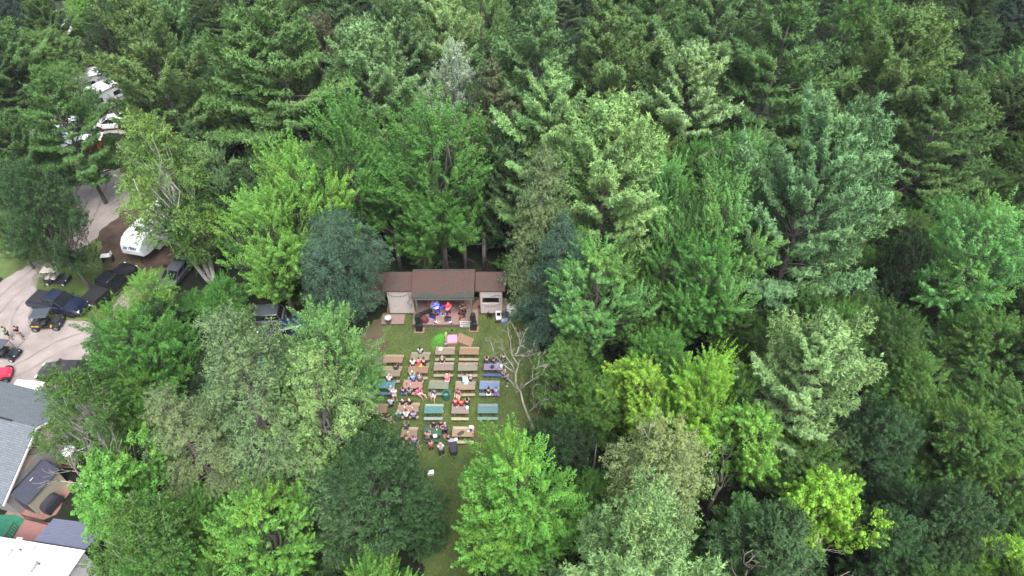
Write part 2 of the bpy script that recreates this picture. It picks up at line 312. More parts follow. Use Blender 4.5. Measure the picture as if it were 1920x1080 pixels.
# ======================= TREES =======================
def add_limb(mb, p0, p1, r0, r1, rng, seg=5, wob=.06, n=6, sag=0):
    p0 = np.array(p0, float); p1 = np.array(p1, float); L = np.linalg.norm(p1 - p0); pts = []; rs = []
    for i in range(seg + 1):
        t = i / seg; p = p0 + (p1 - p0) * t
        if 0 < i < seg: p = p + rng.normal(size=3) * wob * L * .5
        p[2] += sag * math.sin(t * math.pi) * L
        pts.append(p); rs.append(r0 + (r1 - r0) * t)
    mb.tube(pts, rs, n); return pts
def broad_proto(seed, H=14., R=4.5, zb=3.5, nl=26, ns=34, nleaf=40, leaf=.2, up=.9, out=.6, slen=1.3, srad=.26, lobe=.33, qmax=.38, peak=1.8,
                droop=0, dn=.33, bark=(.085, .075, .065), stems=1, hollow=.25, limb_vis=.05, warmf=.12, aspect=.75):
    rng = np.random.default_rng(seed); lobes = []; ga = 2.39996; a0 = rng.uniform(0, 6.28)
    def rq(q): return R * ((q / qmax) ** .5 if q < qmax else max(.04, 1 - ((q - qmax) / (1 - qmax)) ** peak) ** .75)
    asym = rng.uniform(-.22, .22, 3); 
    for i in range(nl):
        q = .04 + .93 * ((i + rng.uniform(0, .9)) / nl) ** .9; az = a0 + i * ga + rng.normal() * .35
        k = rng.choice([.45, .62, .75, .9], p=[.2, .35, .3, .15]) * rng.uniform(.92, 1.08) * (1 + asym[0] * math.cos(az) + asym[1] * math.sin(2 * az) + asym[2] * math.cos(3 * az)); r = rq(q) * k
        if rng.uniform() < .14: r *= .25
        lr = R * lobe * rng.uniform(.6, 1.35) * (1.0 if q < .75 else .72)
        lobes.append((r * math.cos(az), r * math.sin(az), zb + q * (H - zb) - lr * .4 * (q > .8), lr))
    P = []; N = []; T = []; Wm = []; S = []; CN = []; trunk = MB()
    for (x, y, z, lr) in lobes:
        ltone = rng.normal() * .09; lw = max(0, rng.normal() * warmf)
        c = np.array([x, y, z]); ld = rng.normal(size=3) * .30; n = int(ns * (lr / (R * lobe)) ** 2 * rng.uniform(.8, 1.15)) + 3
        d = nrm(rng.normal(size=(n, 3))); d[:, 2] = d[:, 2] * .8 + .12
        rad = rng.uniform(hollow, 1, n) ** .5
        base = c + d * (rad * lr)[:, None]
        outv = nrm(base * [1, 1, .0] + 1e-6) * .7 + nrm(base - c) * .5
        sd = nrm(outv * out + ld + np.array([0, 0, up]) + rng.normal(size=(n, 3)) * dn)
        L = slen * rng.uniform(.55, 1.25, n)
        m = (nleaf * rng.uniform(.7, 1.2, n)).astype(int)
        idx = np.repeat(np.arange(n), m); t = rng.uniform(0, 1, len(idx)) ** .85
        ax = sd[idx]; p = base[idx] + ax * (t * L[idx])[:, None]; p[:, 2] -= droop * t ** 2 * L[idx]
        rr = srad * (1.1 - .85 * t) * np.sqrt(rng.uniform(.05, 1, len(idx))) * 1.25
        v = nrm(np.cross(ax, rng.normal(size=(len(idx), 3)))); p = p + v * rr[:, None]
        N.append(v * .55 + ax * .25 + np.array([0, 0, .75]) + rng.normal(size=p.shape) * .45); P.append(p)
        st = rng.normal(size=n) * .12; CN.append(v * .9 + nrm(p - c) * .6 + ax * .25 + np.array([0, 0, .55]))
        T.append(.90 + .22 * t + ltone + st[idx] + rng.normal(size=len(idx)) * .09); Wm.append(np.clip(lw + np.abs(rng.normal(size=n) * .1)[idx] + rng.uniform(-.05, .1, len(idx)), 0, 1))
        S.append(leaf * rng.uniform(.65, 1.3, len(idx)))
        # limb to lobe
        az0 = rng.uniform(0, 6.28); zt = zb * .75 + (z - zb) * .42 + rng.uniform(-.4, .4); zt = min(max(zt, zb * .6), H * .75)
        f = (H - zt) / H
        pts = add_limb(trunk, (0, 0, zt), c - [0, 0, lr * .2], R * .028 * (.5 + f), limb_vis * .45, rng, 5, .1, 5, -.06)
        for k in range(0, n, 4 if stems == 1 else 14): add_limb(trunk, pts[3 + k % 2], base[k] + sd[k] * L[k] * .75, limb_vis * .4, .012, rng, 3, .1, 3)
    tr = R * .055; lean = rng.normal(size=2) * .25
    for sgm in range(stems):
        o = rng.normal(size=2) * (.0 if stems == 1 else .9)
        pts = [(0, 0, -.3), (o[0] * .2, o[1] * .2, 0.6), (lean[0] * .4 + o[0] * .5, lean[1] * .4 + o[1] * .5, H * .3), (lean[0] + o[0], lean[1] + o[1], H * .6), (o[0] * 1.2, o[1] * 1.2, H * (.9 if stems == 1 else .74))]
        trunk.tube(pts, [tr * 1.5, tr, tr * .8, tr * .45, .03], 8)
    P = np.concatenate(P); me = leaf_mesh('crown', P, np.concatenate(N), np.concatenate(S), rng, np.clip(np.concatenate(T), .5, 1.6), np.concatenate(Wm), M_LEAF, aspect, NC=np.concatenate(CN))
    return make_proto(me, trunk, bark, H, R)
PROTO_ROOT = []
def make_proto(me, trunk, bark, H, R):
    co = np.empty(len(me.vertices) * 3, np.float32); me.vertices.foreach_get('co', co); co = co.reshape(-1, 3)
    H = float(np.percentile(co[:, 2], 99.95)); R = float(np.percentile(np.hypot(co[:, 0], co[:, 1]), 97.5))
    t = trunk.build('trunk', M_BARK, None, bark, smooth=True); tm = t.data; bpy.data.objects.remove(t)
    rs_ = np.random.default_rng(1).choice(len(co), 900, replace=False)
    return dict(pts=co[rs_].astype(float), crown=me, trunk=tm, bark=bark, H=H, R=R)
def pine_proto(seed, H=21., R=5., zb=4., wh=.62, nb=5, elev0=-5, elev1=50, shape=.85, tuft=.26, tw=.045, ntri=8, dens=1.0, droop=0, curl=.35,
               irregular=.22, bark=(.055, .048, .042), soft=.5, warmf=.1, top_round=0.):
    rng = np.random.default_rng(seed); trunk = MB(); C0 = []; AX = []; T = []; Wm = []; BO = []
    z = zb; lean = rng.normal(size=2) * .3; dense_az = rng.uniform(0, 6.28); wi = 0
    side = rng.uniform(-.2, .2, 3)
    while z < H - .5:
        q = (z - zb) / (H - zb); env = R * (min(1, (q / .16) ** .6 + .35) if q < .16 else (1 - ((q - .16) / .84) ** (1.0 + top_round)) ** shape)
        env = max(env, .5); n = nb if q < .8 else nb - 1; a0 = rng.uniform(0, 6.28); drop = rng.uniform() < .1
        for k in range(n):
            if drop and k % 2: continue
            az = a0 + k * 2 * math.pi / n + rng.normal() * .25
            L = env * (1 + rng.normal() * irregular) * (1 + side[0] * math.cos(az) + side[1] * math.sin(az) + side[2] * math.sin(2 * az))
            L = max(.45, min(L, R * 1.3)); el = R_(elev0 + (elev1 - elev0) * q ** 1.3 + rng.normal() * 7)
            h = np.array([math.cos(az), math.sin(az), 0]); s = np.array([-math.sin(az), math.cos(az), 0])
            ctr = np.array([lean[0] * q, lean[1] * q, z])
            def bp(t): return ctr + h * (L * t * math.cos(el)) + np.array([0, 0, L * t * math.sin(el) + curl * L * t * t * .5 - droop * L * t * t])
            trunk.tube([bp(0), bp(.35), bp(.7), bp(.97)], [.02 + .012 * L, .015 + .009 * L, .02, .01], 4, False)
            btone = rng.normal() * .10; bw = max(0, rng.normal() * warmf)
            step = .27 / dens; t = .36 if L > 2 else .15
            while t < 1.0:
                for sg in ((-1, 1) if t < .93 else (0,)):
                    wlen = (0.55 * L * max(0, t - .2) ** .5 * (1 - t) ** .6 + .40) * rng.uniform(.65, 1.1) * (1 if sg else .5)
                    fw = .75 + rng.normal() * .15; dv = nrm(h * fw + s * sg * .8 + np.array([0, 0, .18 + rng.normal() * .14 - droop * .6]))
                    b0 = bp(t); m = max(2, int(wlen / .17 * dens)); tt = rng.normal() * .10
                    for j in range(m):
                        u = (j + 1) / m; C0.append(b0 + dv * wlen * u + np.array([0, 0, .22 * wlen * u * u - droop * .5 * wlen * u * u]) + rng.normal(size=3) * .06 + np.array([0, 0, rng.uniform(0, .22)]))
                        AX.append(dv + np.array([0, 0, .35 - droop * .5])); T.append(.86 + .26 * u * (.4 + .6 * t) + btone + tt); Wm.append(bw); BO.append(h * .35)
                t += step / L * rng.uniform(.8, 1.2)
        z += wh * rng.uniform(.7, 1.3) * (1 if q < .7 else .75)
    for j in range(26):
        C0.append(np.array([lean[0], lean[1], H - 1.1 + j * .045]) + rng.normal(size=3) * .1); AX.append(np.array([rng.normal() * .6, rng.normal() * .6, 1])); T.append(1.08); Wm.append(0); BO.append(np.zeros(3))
    trunk.tube([(0, 0, -.3), (0, 0, .5), (lean[0] * .4, lean[1] * .4, H * .45), (lean[0], lean[1], H - .3)], [R * .075, R * .055, R * .035, .02], 8)
    C0 = np.array(C0); AX = nrm(np.array(AX)); T = np.array(T); Wm = np.array(Wm)
    n = len(C0); idx = np.repeat(np.arange(n), ntri); d = nrm(AX[idx] * soft + rng.normal(size=(n * ntri, 3)) * .62)
    L = tuft * rng.uniform(.6, 1.25, n * ntri); c = C0[idx] + rng.normal(size=(n * ntri, 3)) * .06
    s = nrm(np.cross(d, rng.normal(size=d.shape))) * (tw * rng.uniform(.7, 1.3, n * ntri))[:, None]
    tri = np.stack([c - s, c + s, c + d * L[:, None]], 1).reshape(-1, 3)
    tone = np.clip(T[idx] + rng.normal(size=n * ntri) * .08, .5, 1.6); warm = np.clip(Wm[idx] + rng.uniform(-.05, .12, n * ntri), 0, 1)
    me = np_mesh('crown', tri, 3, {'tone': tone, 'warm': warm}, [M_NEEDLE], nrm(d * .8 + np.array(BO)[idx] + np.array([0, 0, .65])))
    print('pine', seed, len(tone)); return make_proto(me, trunk, bark, H, R)
def dead_mesh(seed, H=11., spread=.5, lean=(0, 0), depth=4, r0=.13):
    rng = np.random.default_rng(seed); mb = MB()
    def grow(p, d, L, r, lev):
        pts = [p]; q = p.copy(); dd = d.copy()
        for i in range(4):
            dd = nrm(dd + rng.normal(size=3) * .13 + np.array([0, 0, .05])); q = q + dd * L / 4; pts.append(q.copy())
        mb.tube(pts, list(np.linspace(r, r * .55, 5)), 5 if lev < 2 else 3)
        if lev >= depth: return
        for k in range(3 if lev == 0 else 3):
            i = 2 + k % 3 if k else 4; side = nrm(np.cross(dd, rng.normal(size=3)))
            grow(pts[i], nrm(dd + side * rng.uniform(spread * .6, spread * 1.3)), L * rng.uniform(.5, .75), r * (.6 if i == 4 else .42), lev + 1)
    grow(np.array([0., 0, -.1]), nrm(np.array([lean[0], lean[1], 1.])), H * .45, r0, 0); return mb
PR = {}
PR['maple_a'] = broad_proto(11, 14, 4.6, 3.0, 26, 24, 104, .115, up=.85, out=.75, slen=1.8, srad=.28, lobe=.30, dn=.26, warmf=.2)
PR['maple_b'] = broad_proto(12, 14, 4.6, 3.2, 26, 22, 112, .115, up=1.0, out=.6, slen=2.1, srad=.27, lobe=.27, peak=1.6, dn=.2, warmf=.2)
PR['maple_c'] = broad_proto(13, 13, 4.2, 2.6, 24, 28, 86, .115, up=.6, out=.85, slen=1.3, srad=.31, lobe=.31, dn=.3, warmf=.2)
PR['maple_d'] = broad_proto(21, 14, 4.8, 2.8, 30, 26, 94, .115, up=.7, out=.9, slen=1.5, srad=.29, lobe=.25, dn=.28, hollow=.5, warmf=.22)
PR['spike'] = broad_proto(14, 14, 4.0, 2.6, 22, 20, 112, .115, up=1.4, out=.4, slen=2.6, srad=.24, lobe=.27, peak=1.3, dn=.18, warmf=.15)
PR['round_a'] = broad_proto(15, 13, 4.8, 2.6, 30, 44, 58, .128, up=.5, out=.8, slen=.9, srad=.32, lobe=.33, hollow=.45)
PR['aspen'] = broad_proto(16, 14, 3.9, 3.0, 32, 28, 44, .125, up=.5, out=.6, slen=.9, srad=.3, lobe=.27, bark=(.2, .19, .17), limb_vis=.07)
PR['birch'] = broad_proto(17, 15, 3.8, 3.5, 34, 36, 32, .13, up=.55, out=.6, slen=1.3, srad=.32, lobe=.28, droop=.4, bark=(.36, .35, .32), stems=3, limb_vis=.05, warmf=.15)
PR['locust'] = broad_proto(18, 12, 4.0, 2.0, 40, 50, 46, .095, up=.25, out=.8, slen=1.0, srad=.36, lobe=.33, droop=.45, hollow=.4, peak=1.6, warmf=.03)
PR['lime'] = broad_proto(19, 12, 4.2, 3.5, 24, 26, 72, .15, up=.45, out=.9, slen=1.1, srad=.33, lobe=.3, bark=(.13, .12, .10), limb_vis=.09, hollow=.45)
PR['bush'] = broad_proto(20, 4, 2.1, .2, 16, 26, 26, .16, up=.8, out=.6, slen=.7, srad=.25, lobe=.4)
PR['pine_a'] = pine_proto(31, 21, 5.4, 3.5, wh=1.0, nb=6, dens=1.1, tuft=.30, tw=.05, elev0=-2, elev1=48, irregular=.28, curl=.4)
PR['pine_b'] = pine_proto(32, 21, 5.8, 3.5, wh=1.05, nb=6, dens=1.1, tuft=.30, tw=.05, elev0=4, elev1=52, shape=.66, irregular=.34, curl=.5)
PR['pine_c'] = pine_proto(33, 19, 5.0, 2.5, wh=.95, nb=6, dens=1.15, tuft=.30, tw=.05, elev0=12, elev1=60, shape=.72, curl=.6, top_round=.5, irregular=.25)
PR['pine_d'] = pine_proto(34, 20, 6.4, 2.2, wh=1.0, nb=7, dens=1.15, tuft=.30, tw=.05, elev0=6, elev1=62, shape=.58, curl=.55, irregular=.3, top_round=1.0)
PR['pine_e'] = pine_proto(38, 22, 5.6, 4.0, wh=1.15, nb=5, dens=1.2, tuft=.32, tw=.05, elev0=0, elev1=45, shape=.6, curl=.5, irregular=.42)
PR['larch_a'] = pine_proto(35, 16, 4.0, 2.2, elev0=5, elev1=48, shape=.7, tuft=.17, tw=.028, ntri=9, droop=.28, curl=.25, wh=.5, soft=.35, irregular=.25, warmf=.12, bark=(.13, .12, .10))
PR['larch_b'] = pine_proto(36, 15, 3.6, 2.0, elev0=-4, elev1=40, shape=.62, tuft=.18, tw=.028, ntri=9, droop=.5, curl=.2, wh=.5, soft=.3, warmf=.1)
PR['young_pine'] = pine_proto(37, 10, 3.3, .8, elev0=22, elev1=68, shape=.7, tuft=.3, curl=.7, wh=.55, top_round=.6, dens=1.1)
TREES = []
def place_tree(kind, base, h, R, col, label, name=None, group=None, rz=None, bark=None, cat='tree', warm=None):
    p = PR[kind]; nm = name or ({'p': 'pine_tree', 'y': 'pine_tree', 'l': 'larch_tree'}.get(kind[0]) if kind.startswith(('pine', 'young', 'larch')) else 'broadleaf_tree')
    if kind == 'birch': nm = 'birch_tree'
    if kind == 'bush': nm, cat = 'bush', 'bush'
    t = thing(nm, label, cat, base, random.uniform(0, 6.28) if rz is None else rz, group)
    t.scale = (R / p['R'], R / p['R'], h / p['H'])
    a = bpy.data.objects.new('trunk', p['trunk']); b = bpy.data.objects.new('crown', p['crown'])
    a.color = (*(bark or p['bark']), 1); b.color = (min(.5, col[0] * 1.38), min(.5, col[1] * 1.26), min(.5, col[2] * 1.26), 1)
    for o in (a, b): C.objects.link(o); o.parent = t
    TREES.append((base.x, base.y, R, h)); return t
# --- the trees one can tell apart: (kind, u, v of the tip in the photo, height m, crown width px, colour, label)
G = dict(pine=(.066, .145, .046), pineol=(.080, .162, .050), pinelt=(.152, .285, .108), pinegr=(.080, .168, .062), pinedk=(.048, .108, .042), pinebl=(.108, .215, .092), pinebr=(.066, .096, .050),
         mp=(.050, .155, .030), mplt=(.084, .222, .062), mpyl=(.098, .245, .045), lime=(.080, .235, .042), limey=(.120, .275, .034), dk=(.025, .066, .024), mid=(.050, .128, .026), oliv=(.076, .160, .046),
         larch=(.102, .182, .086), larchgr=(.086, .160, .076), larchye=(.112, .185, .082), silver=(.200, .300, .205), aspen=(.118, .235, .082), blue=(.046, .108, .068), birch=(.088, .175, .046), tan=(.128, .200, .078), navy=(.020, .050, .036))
MAIN = [
 ('maple_c', 128, 118, 13, 100, 'oliv', 'yellow-green tree above the white campers in the upper left'),
 ('pine_c', 45, 215, 16, 150, 'pine', 'green pine at the left edge above the dark green maples'),
 ('maple_c', 20, 400, 9, 100, 'mid', 'green bushy tree at the left edge above the gravel drive'),
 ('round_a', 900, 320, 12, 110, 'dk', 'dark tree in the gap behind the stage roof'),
 ('pine_c', 960, 230, 17, 120, 'pinedk', 'dark pine beyond the gap behind the stage'),
 ('maple_c', 1560, 560, 11, 150, 'mid', 'shaded green tree under the biggest pine beside the light green pine'),
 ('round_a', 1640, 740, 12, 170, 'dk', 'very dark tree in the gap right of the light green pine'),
 ('maple_c', 1700, 640, 14, 150, 'mid', 'dark green maple left of the grey-green pine in the right side'),
 ('round_a', 45, -25, 15, 140, 'navy', 'dark blue-green round tree in the far top left corner'),
 ('maple_c', 158, -12, 13, 90, 'mpyl', 'vivid green tree to the right of the road and the white truck'),
 ('pine_c', 18, 40, 21, 170, 'pineol', 'olive pine at the left edge below the dark round tree'),
 ('maple_c', 95, 52, 17, 130, 'oliv', 'yellowish green bushy tree in front of the road'),
 ('pine_a', 62, 128, 20, 200, 'pine', 'broad green pine left of the pale campers at the left edge'),
 ('pine_b', 240, -12, 24, 255, 'pineol', 'tall olive pine right of the road with layered boughs'),
 ('pine_c', 335, -25, 22, 170, 'pinegr', 'grey-green pine behind the tall olive pine'),
 ('pine_e', 430, 18, 23, 235, 'pineol', 'large olive pine with upturned boughs left of the brownish pine'),
 ('pine_a', 548, -18, 25, 250, 'pineol', 'huge pine with brownish lower boughs in the upper left'),
 ('pine_c', 620, 30, 19, 110, 'pinebr', 'narrow brownish pine beside the huge pine'),
 ('pine_c', 705, 42, 21, 175, 'pinebl', 'pale grey-green pine left of the silvery tree'),
 ('pine_a', 640, -30, 20, 140, 'pinedk', 'dark green pine at the top edge behind the grey-green pine'),
 ('pine_c', 745, -20, 20, 130, 'pinegr', 'grey-green pine at the top edge left of the silvery tree'),
 ('aspen', 848, 78, 19, 135, 'silver', 'silvery white leaved tree near the top middle'),
 ('maple_c', 900, -28, 19, 110, 'oliv', 'yellow-green tree at the top edge above the silvery tree'),
 ('pine_c', 835, -22, 19, 120, 'pinelt', 'light green pine at the top edge above the silvery tree'),
 ('pine_a', 918, 120, 20, 140, 'pinebr', 'dark brown-green pine just right of the silvery tree'),
 ('pine_b', 1005, -10, 24, 230, 'pinegr', 'broad soft pine at the top middle'),
 ('pine_e', 1120, 2, 24, 205, 'pineol', 'yellowish pine with ragged side boughs at the top middle'),
 ('pine_e', 1030, 130, 22, 205, 'pinelt', 'pale pine with flat open boughs in the middle above the dark gap'),
 ('pine_c', 1130, 190, 22, 200, 'pinelt', 'pale mint pine standing in front of the flat boughed pine'),
 ('larch_b', 1022, 275, 19, 150, 'larchye', 'yellowish drooping larch behind the right end of the stage roof'),
 ('larch_b', 1036, 405, 16, 145, 'blue', 'blue-green feathery tree right of the stage'),
 ('pine_a', 1215, -35, 23, 210, 'pine', 'dark layered pine at the top edge right of the yellowish pine'),
 ('pine_e', 1320, -30, 24, 215, 'pinegr', 'green layered pine at the top edge left of the tallest dark pine'),
 ('pine_c', 1275, 78, 20, 195, 'pinelt', 'light green pine in front of the white gabled roof'),
 ('pine_a', 1500, -25, 25, 280, 'pine', 'very large dark pine with layered boughs in the upper right'),
 ('round_a', 1610, -25, 18, 130, 'mid', 'rounded dark green tree behind the very large dark pine'),
 ('pine_c', 1730, 20, 22, 230, 'pineol', 'olive pine in the upper right with a broad pointed crown'),
 ('maple_c', 1818, 12, 19, 110, 'mplt', 'bright green tree tucked behind the olive pine in the upper right'),
 ('pine_a', 1885, -30, 20, 150, 'navy', 'dark pine in the far top right corner'),
 ('maple_a', 1905, 80, 17, 130, 'mplt', 'light green tree at the right edge near the top'),
 ('pine_b', 1810, 132, 22, 235, 'pine', 'green pine near the right edge above the yellow-green maple'),
 ('pine_c', 1718, 175, 17, 110, 'pinebl', 'grey-green pointed pine between the two big right hand pines'),
 ('pine_d', 1590, 192, 26, 330, 'pinebl', 'biggest grey-green pine on the right with a broad domed crown'),
 ('maple_a', 1385, 238, 16, 135, 'mplt', 'yellow-green tree left of the biggest grey-green pine'),
 ('maple_c', 1215, 225, 13, 130, 'oliv', 'olive bush-like tree below the white gabled roof'),
 ('maple_c', 1295, 262, 13, 120, 'mp', 'mid green tree behind the light feathery maple'),
 ('spike', 1235, 290, 15, 120, 'mplt', 'pale upright tree with silvery tips in the middle right'),
 ('maple_b', 1335, 305, 20, 235, 'mplt', 'light green feathery maple left of the biggest pine'),
 ('maple_a', 1290, 430, 15, 190, 'mp', 'green maple directly below the light feathery maple'),
 ('maple_d', 1130, 448, 17, 195, 'mplt', 'bright light green maple with pale leaf tips right of the clearing'),
 ('round_a', 1072, 425, 13, 120, 'mid', 'green leafy tree with bare inner twigs right of the stage'),
 ('round_a', 1060, 640, 9, 130, 'mid', 'rounded green tree at the right edge of the clearing'),
 ('round_a', 1110, 700, 9, 130, 'mid', 'low green tree beside the grass where the bare tree stands'),
 ('maple_c', 1235, 615, 10, 120, 'mp', 'small green tree above the yellow maples'),
 ('maple_d', 1835, 362, 20, 260, 'mplt', 'yellow-green maple with tall shoots near the right edge'),
 ('spike', 1745, 355, 15, 110, 'mplt', 'slender pale tipped tree left of the yellow-green maple'),
 ('maple_a', 1650, 615, 12, 110, 'mp', 'small pale tipped maple beneath the biggest pine'),
 ('maple_c', 1850, 580, 16, 190, 'mid', 'big dark green maple on the right side'),
 ('pine_c', 1765, 610, 15, 120, 'pinegr', 'grey-green pine beside the big dark maple'),
 ('maple_d', 1800, 740, 17, 230, 'mid', 'huge dark green maple in the lower right'),
 ('maple_c', 1890, 700, 17, 200, 'mid', 'dark green maple at the right edge beside the huge one'),
 ('maple_d', 1880, 850, 15, 200, 'mid', 'dark green maple at the right edge above the lower lime tree'),
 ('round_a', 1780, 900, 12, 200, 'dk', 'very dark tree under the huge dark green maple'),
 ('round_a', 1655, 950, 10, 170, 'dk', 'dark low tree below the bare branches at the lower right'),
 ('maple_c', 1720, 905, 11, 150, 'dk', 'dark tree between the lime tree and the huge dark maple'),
 ('pine_c', 1508, 592, 21, 232, 'pinelt', 'light green pine in front of the biggest pine'),
 ('lime', 1190, 672, 13, 125, 'limey', 'yellow-lime maple at the right of the clearing'),
 ('maple_b', 1315, 652, 17, 200, 'limey', 'yellow-lime maple with forked grey trunk left of the light pine'),
 ('lime', 1395, 760, 12, 130, 'mpyl', 'yellow-green maple crown below the light pine'),
 ('birch', 1235, 785, 16, 180, 'tan', 'tan tinged tree in the lower right middle'),
 ('round_a', 1385, 925, 8, 105, 'mplt', 'small round green tree beside the bare twigs'),
 ('lime', 1550, 880, 13, 215, 'limey', 'bright lime maple in the lower right with visible thin trunk'),
 ('lime', 1895, 1005, 11, 140, 'limey', 'bright lime tree cut by the lower right corner'),
 ('lime', 1790, 1040, 9, 60, 'limey', 'small lime sapling near the lower right corner'),
 ('pine_d', 1185, 925, 20, 315, 'pinelt', 'pale soft pine at the bottom middle right'),
 ('maple_d', 982, 798, 17, 236, 'lime', 'bright green maple at the lower end of the clearing'),
 ('maple_d', 1000, 915, 12, 190, 'lime', 'lower bright green tree at the bottom edge in front of the bright maple'),
 ('round_a', 1090, 880, 9, 120, 'mid', 'dark green tree behind the bright maple'),
 ('maple_c', 692, 800, 13, 215, 'dk', 'dark green dense tree at the lower left of the clearing'),
 ('round_a', 785, 890, 9, 110, 'dk', 'dark shrubby tree along the lower grass path'),
 ('young_pine', 655, 882, 12, 165, 'pinebl', 'young blue-green pine at the bottom left of the clearing'),
 ('young_pine', 730, 935, 8, 85, 'pinebl', 'smaller blue-green pine beside the young pine'),
 ('maple_b', 690, 1010, 13, 190, 'lime', 'lime green tree at the bottom edge left of the grass path'),
 ('maple_d', 495, 895, 16, 215, 'lime', 'big lime green maple at the bottom left'),
 ('larch_a', 400, 585, 21, 250, 'larch', 'tall grey-green larch in the left middle'),
 ('larch_a', 300, 735, 19, 235, 'larchye', 'yellowish larch left of the tall grey-green larch'),
 ('larch_b', 460, 700, 17, 160, 'larchgr', 'grey-green larch behind the pale leaved aspen'),
 ('aspen', 585, 655, 19, 215, 'aspen', 'pale leaved aspen left of the picnic tables'),
 ('maple_a', 612, 565, 16, 185, 'mplt', 'light green maple above the pale aspen beside the clearing'),
 ('maple_a', 660, 640, 13, 120, 'mplt', 'light green maple overhanging the left picnic tables'),
 ('maple_d', 262, 568, 17, 215, 'mp', 'green maple with orange tinged shoots beside the gravel lot'),
 ('birch', 155, 690, 15, 185, 'mid', 'green birch with white stem in front of the dark car'),
 ('round_a', 280, 690, 11, 150, 'mid', 'dark green tree below the orange tinged maple'),
 ('maple_a', 283, 505, 11, 95, 'mpyl', 'small yellow-green tree beside the black pickup'),
 ('maple_c', 425, 515, 10, 90, 'mp', 'small green tree with yellow tip left of the silver car'),
 ('birch', 314, 212, 20, 180, 'birch', 'tall birch with white limbs above the camper'),
 ('birch', 362, 345, 17, 130, 'mid', 'leafy green birch hanging over the camper'),
 ('maple_a', 400, 265, 14, 110, 'pinebl', 'grey-green leafy tree right of the tall birch'),
 ('maple_c', 82, 300, 16, 185, 'dk', 'big dark green maple above the golf cart with pale roof'),
 ('maple_c', 50, 330, 12, 120, 'dk', 'dark green maple at the left edge above the gravel'),
 ('maple_b', 452, 312, 17, 110, 'mpyl', 'yellow-green maple left of the brightest maple'),
 ('maple_b', 545, 262, 20, 240, 'mpyl', 'brightest yellow-green maple in the left middle'),
 ('maple_a', 500, 350, 16, 180, 'mpyl', 'lower yellow-green crown in front of the brightest maple'),
 ('spike', 655, 172, 20, 175, 'mp', 'fresh green maple with tall feathery shoots'),
 ('maple_a', 805, 172, 21, 215, 'mp', 'deep green maple with feathery top behind the stage'),
 ('maple_a', 770, 278, 16, 165, 'mp', 'deep green maple whose lower boughs reach the stage roof'),
 ('locust', 640, 392, 14, 160, 'blue', 'blue-green feathery tree left of the stage'),
 ('lime', 230, 812, 15, 180, 'lime', 'lime green tree with bare grey twigs right of the tool shed'),
 ('birch', 270, 930, 13, 210, 'mid', 'green tree with pale limbs at the bottom left'),
 ('maple_c', 190, 905, 9, 90, 'lime', 'bright small tree above the pale tent roof'),
 ('maple_a', 390, 900, 13, 120, 'mp', 'thin green maple with white limbs at the bottom left'),
 ('maple_c', 300, 1010, 10, 160, 'mp', 'green tree beside the white mobile home roof'),
 ('round_a', 560, 760, 10, 140, 'mid', 'mid green tree beneath the pale aspen'),
]
def fit_tree(k, u, v, h, w, rz):
    p = PR[k]; cr_, sr_ = math.cos(rz), math.sin(rz); q = p['pts']; X0 = q[:, 0] * cr_ - q[:, 1] * sr_; Y0 = q[:, 0] * sr_ + q[:, 1] * cr_; Z0 = q[:, 2] * h / p['H']
    uu, vv, R = u, v, w / 40.0
    for _ in range(6):
        top = W(uu, vv, h); x = top.x + X0 * R / p['R']; y = top.y + Y0 * R / p['R']; z = Z0 - CAMH
        dep = y * cp - z * sp; pu = 960 + FPX * x / dep; pv = 540 - FPX * (y * sp + z * cp) / dep
        a, b = np.percentile(pu, .6), np.percentile(pu, 99.4); R *= (w / (b - a)) ** .9; vv += v - np.percentile(pv, .4); uu += (u - (a + b) / 2) * .6 if abs(u - (a + b) / 2) < 60 else 0
    return Vector((top.x, top.y, 0)), R
for (k, u, v, h, w, c, lab) in MAIN:
    rz = random.uniform(0, 6.28); base, R = fit_tree(k, u, v, h, w, rz); p_ = PR[k]
    if (h / p_['H']) / (R / p_['R']) > 1.3: h = 1.3 * p_['H'] * R / p_['R'] * 1.04; base, R = fit_tree(k, u, v, h, w, rz)
    col = G[c]; col = tuple(x * random.uniform(.94, 1.06) for x in col)
    place_tree(k, base, h, R, col, lab, rz=rz)
NMAIN = len(TREES)
# --- open areas in the photo that no filler may cover (polygons of image points)
OPEN = [[(640, 590), (690, 560), (720, 500), (960, 500), (975, 620), (1010, 640), (1020, 800), (930, 860), (880, 1080), (815, 1080), (835, 870), (700, 790), (600, 720), (690, 680)],
        [(-50, 400), (150, 300), (240, 320), (260, 400), (330, 420), (350, 500), (260, 560), (180, 640), (120, 700), (130, 880), (240, 960), (150, 1100), (-50, 1100)],
        [(440, 560), (560, 560), (540, 680), (440, 680)], [(130, 160), (220, 160), (230, 330), (150, 330)], [(95, 20), (145, 20), (145, 80), (95, 80)],
        [(380, 450), (440, 450), (420, 530), (370, 530)]]
HOUSEZ = [(-52, 36), (-33, 36), (-31, 24), (-24, 24), (-24, 12), (-52, 12)]
def inside(poly, x, y):
    r = False; j = len(poly) - 1
    for i in range(len(poly)):
        if (poly[i][1] > y) != (poly[j][1] > y) and x < (poly[j][0] - poly[i][0]) * (y - poly[i][1]) / (poly[j][1] - poly[i][1]) + poly[i][0]: r = not r
        j = i
    return r
def covers(x, y, R, h, marg=0):
    for (ox, oz) in ((0, 0), (0, h), (0, h * .7), (-R, h * .55), (R, h * .55), (-R * .7, h * .25), (R * .7, h * .25), (0, h * .4)):
        u, v = proj((x + ox, y, oz))
        for p in OPEN:
            if inside(p, u, v): return True
    return inside(HOUSEZ, x, y)
rr = random.Random(5); FILL = []
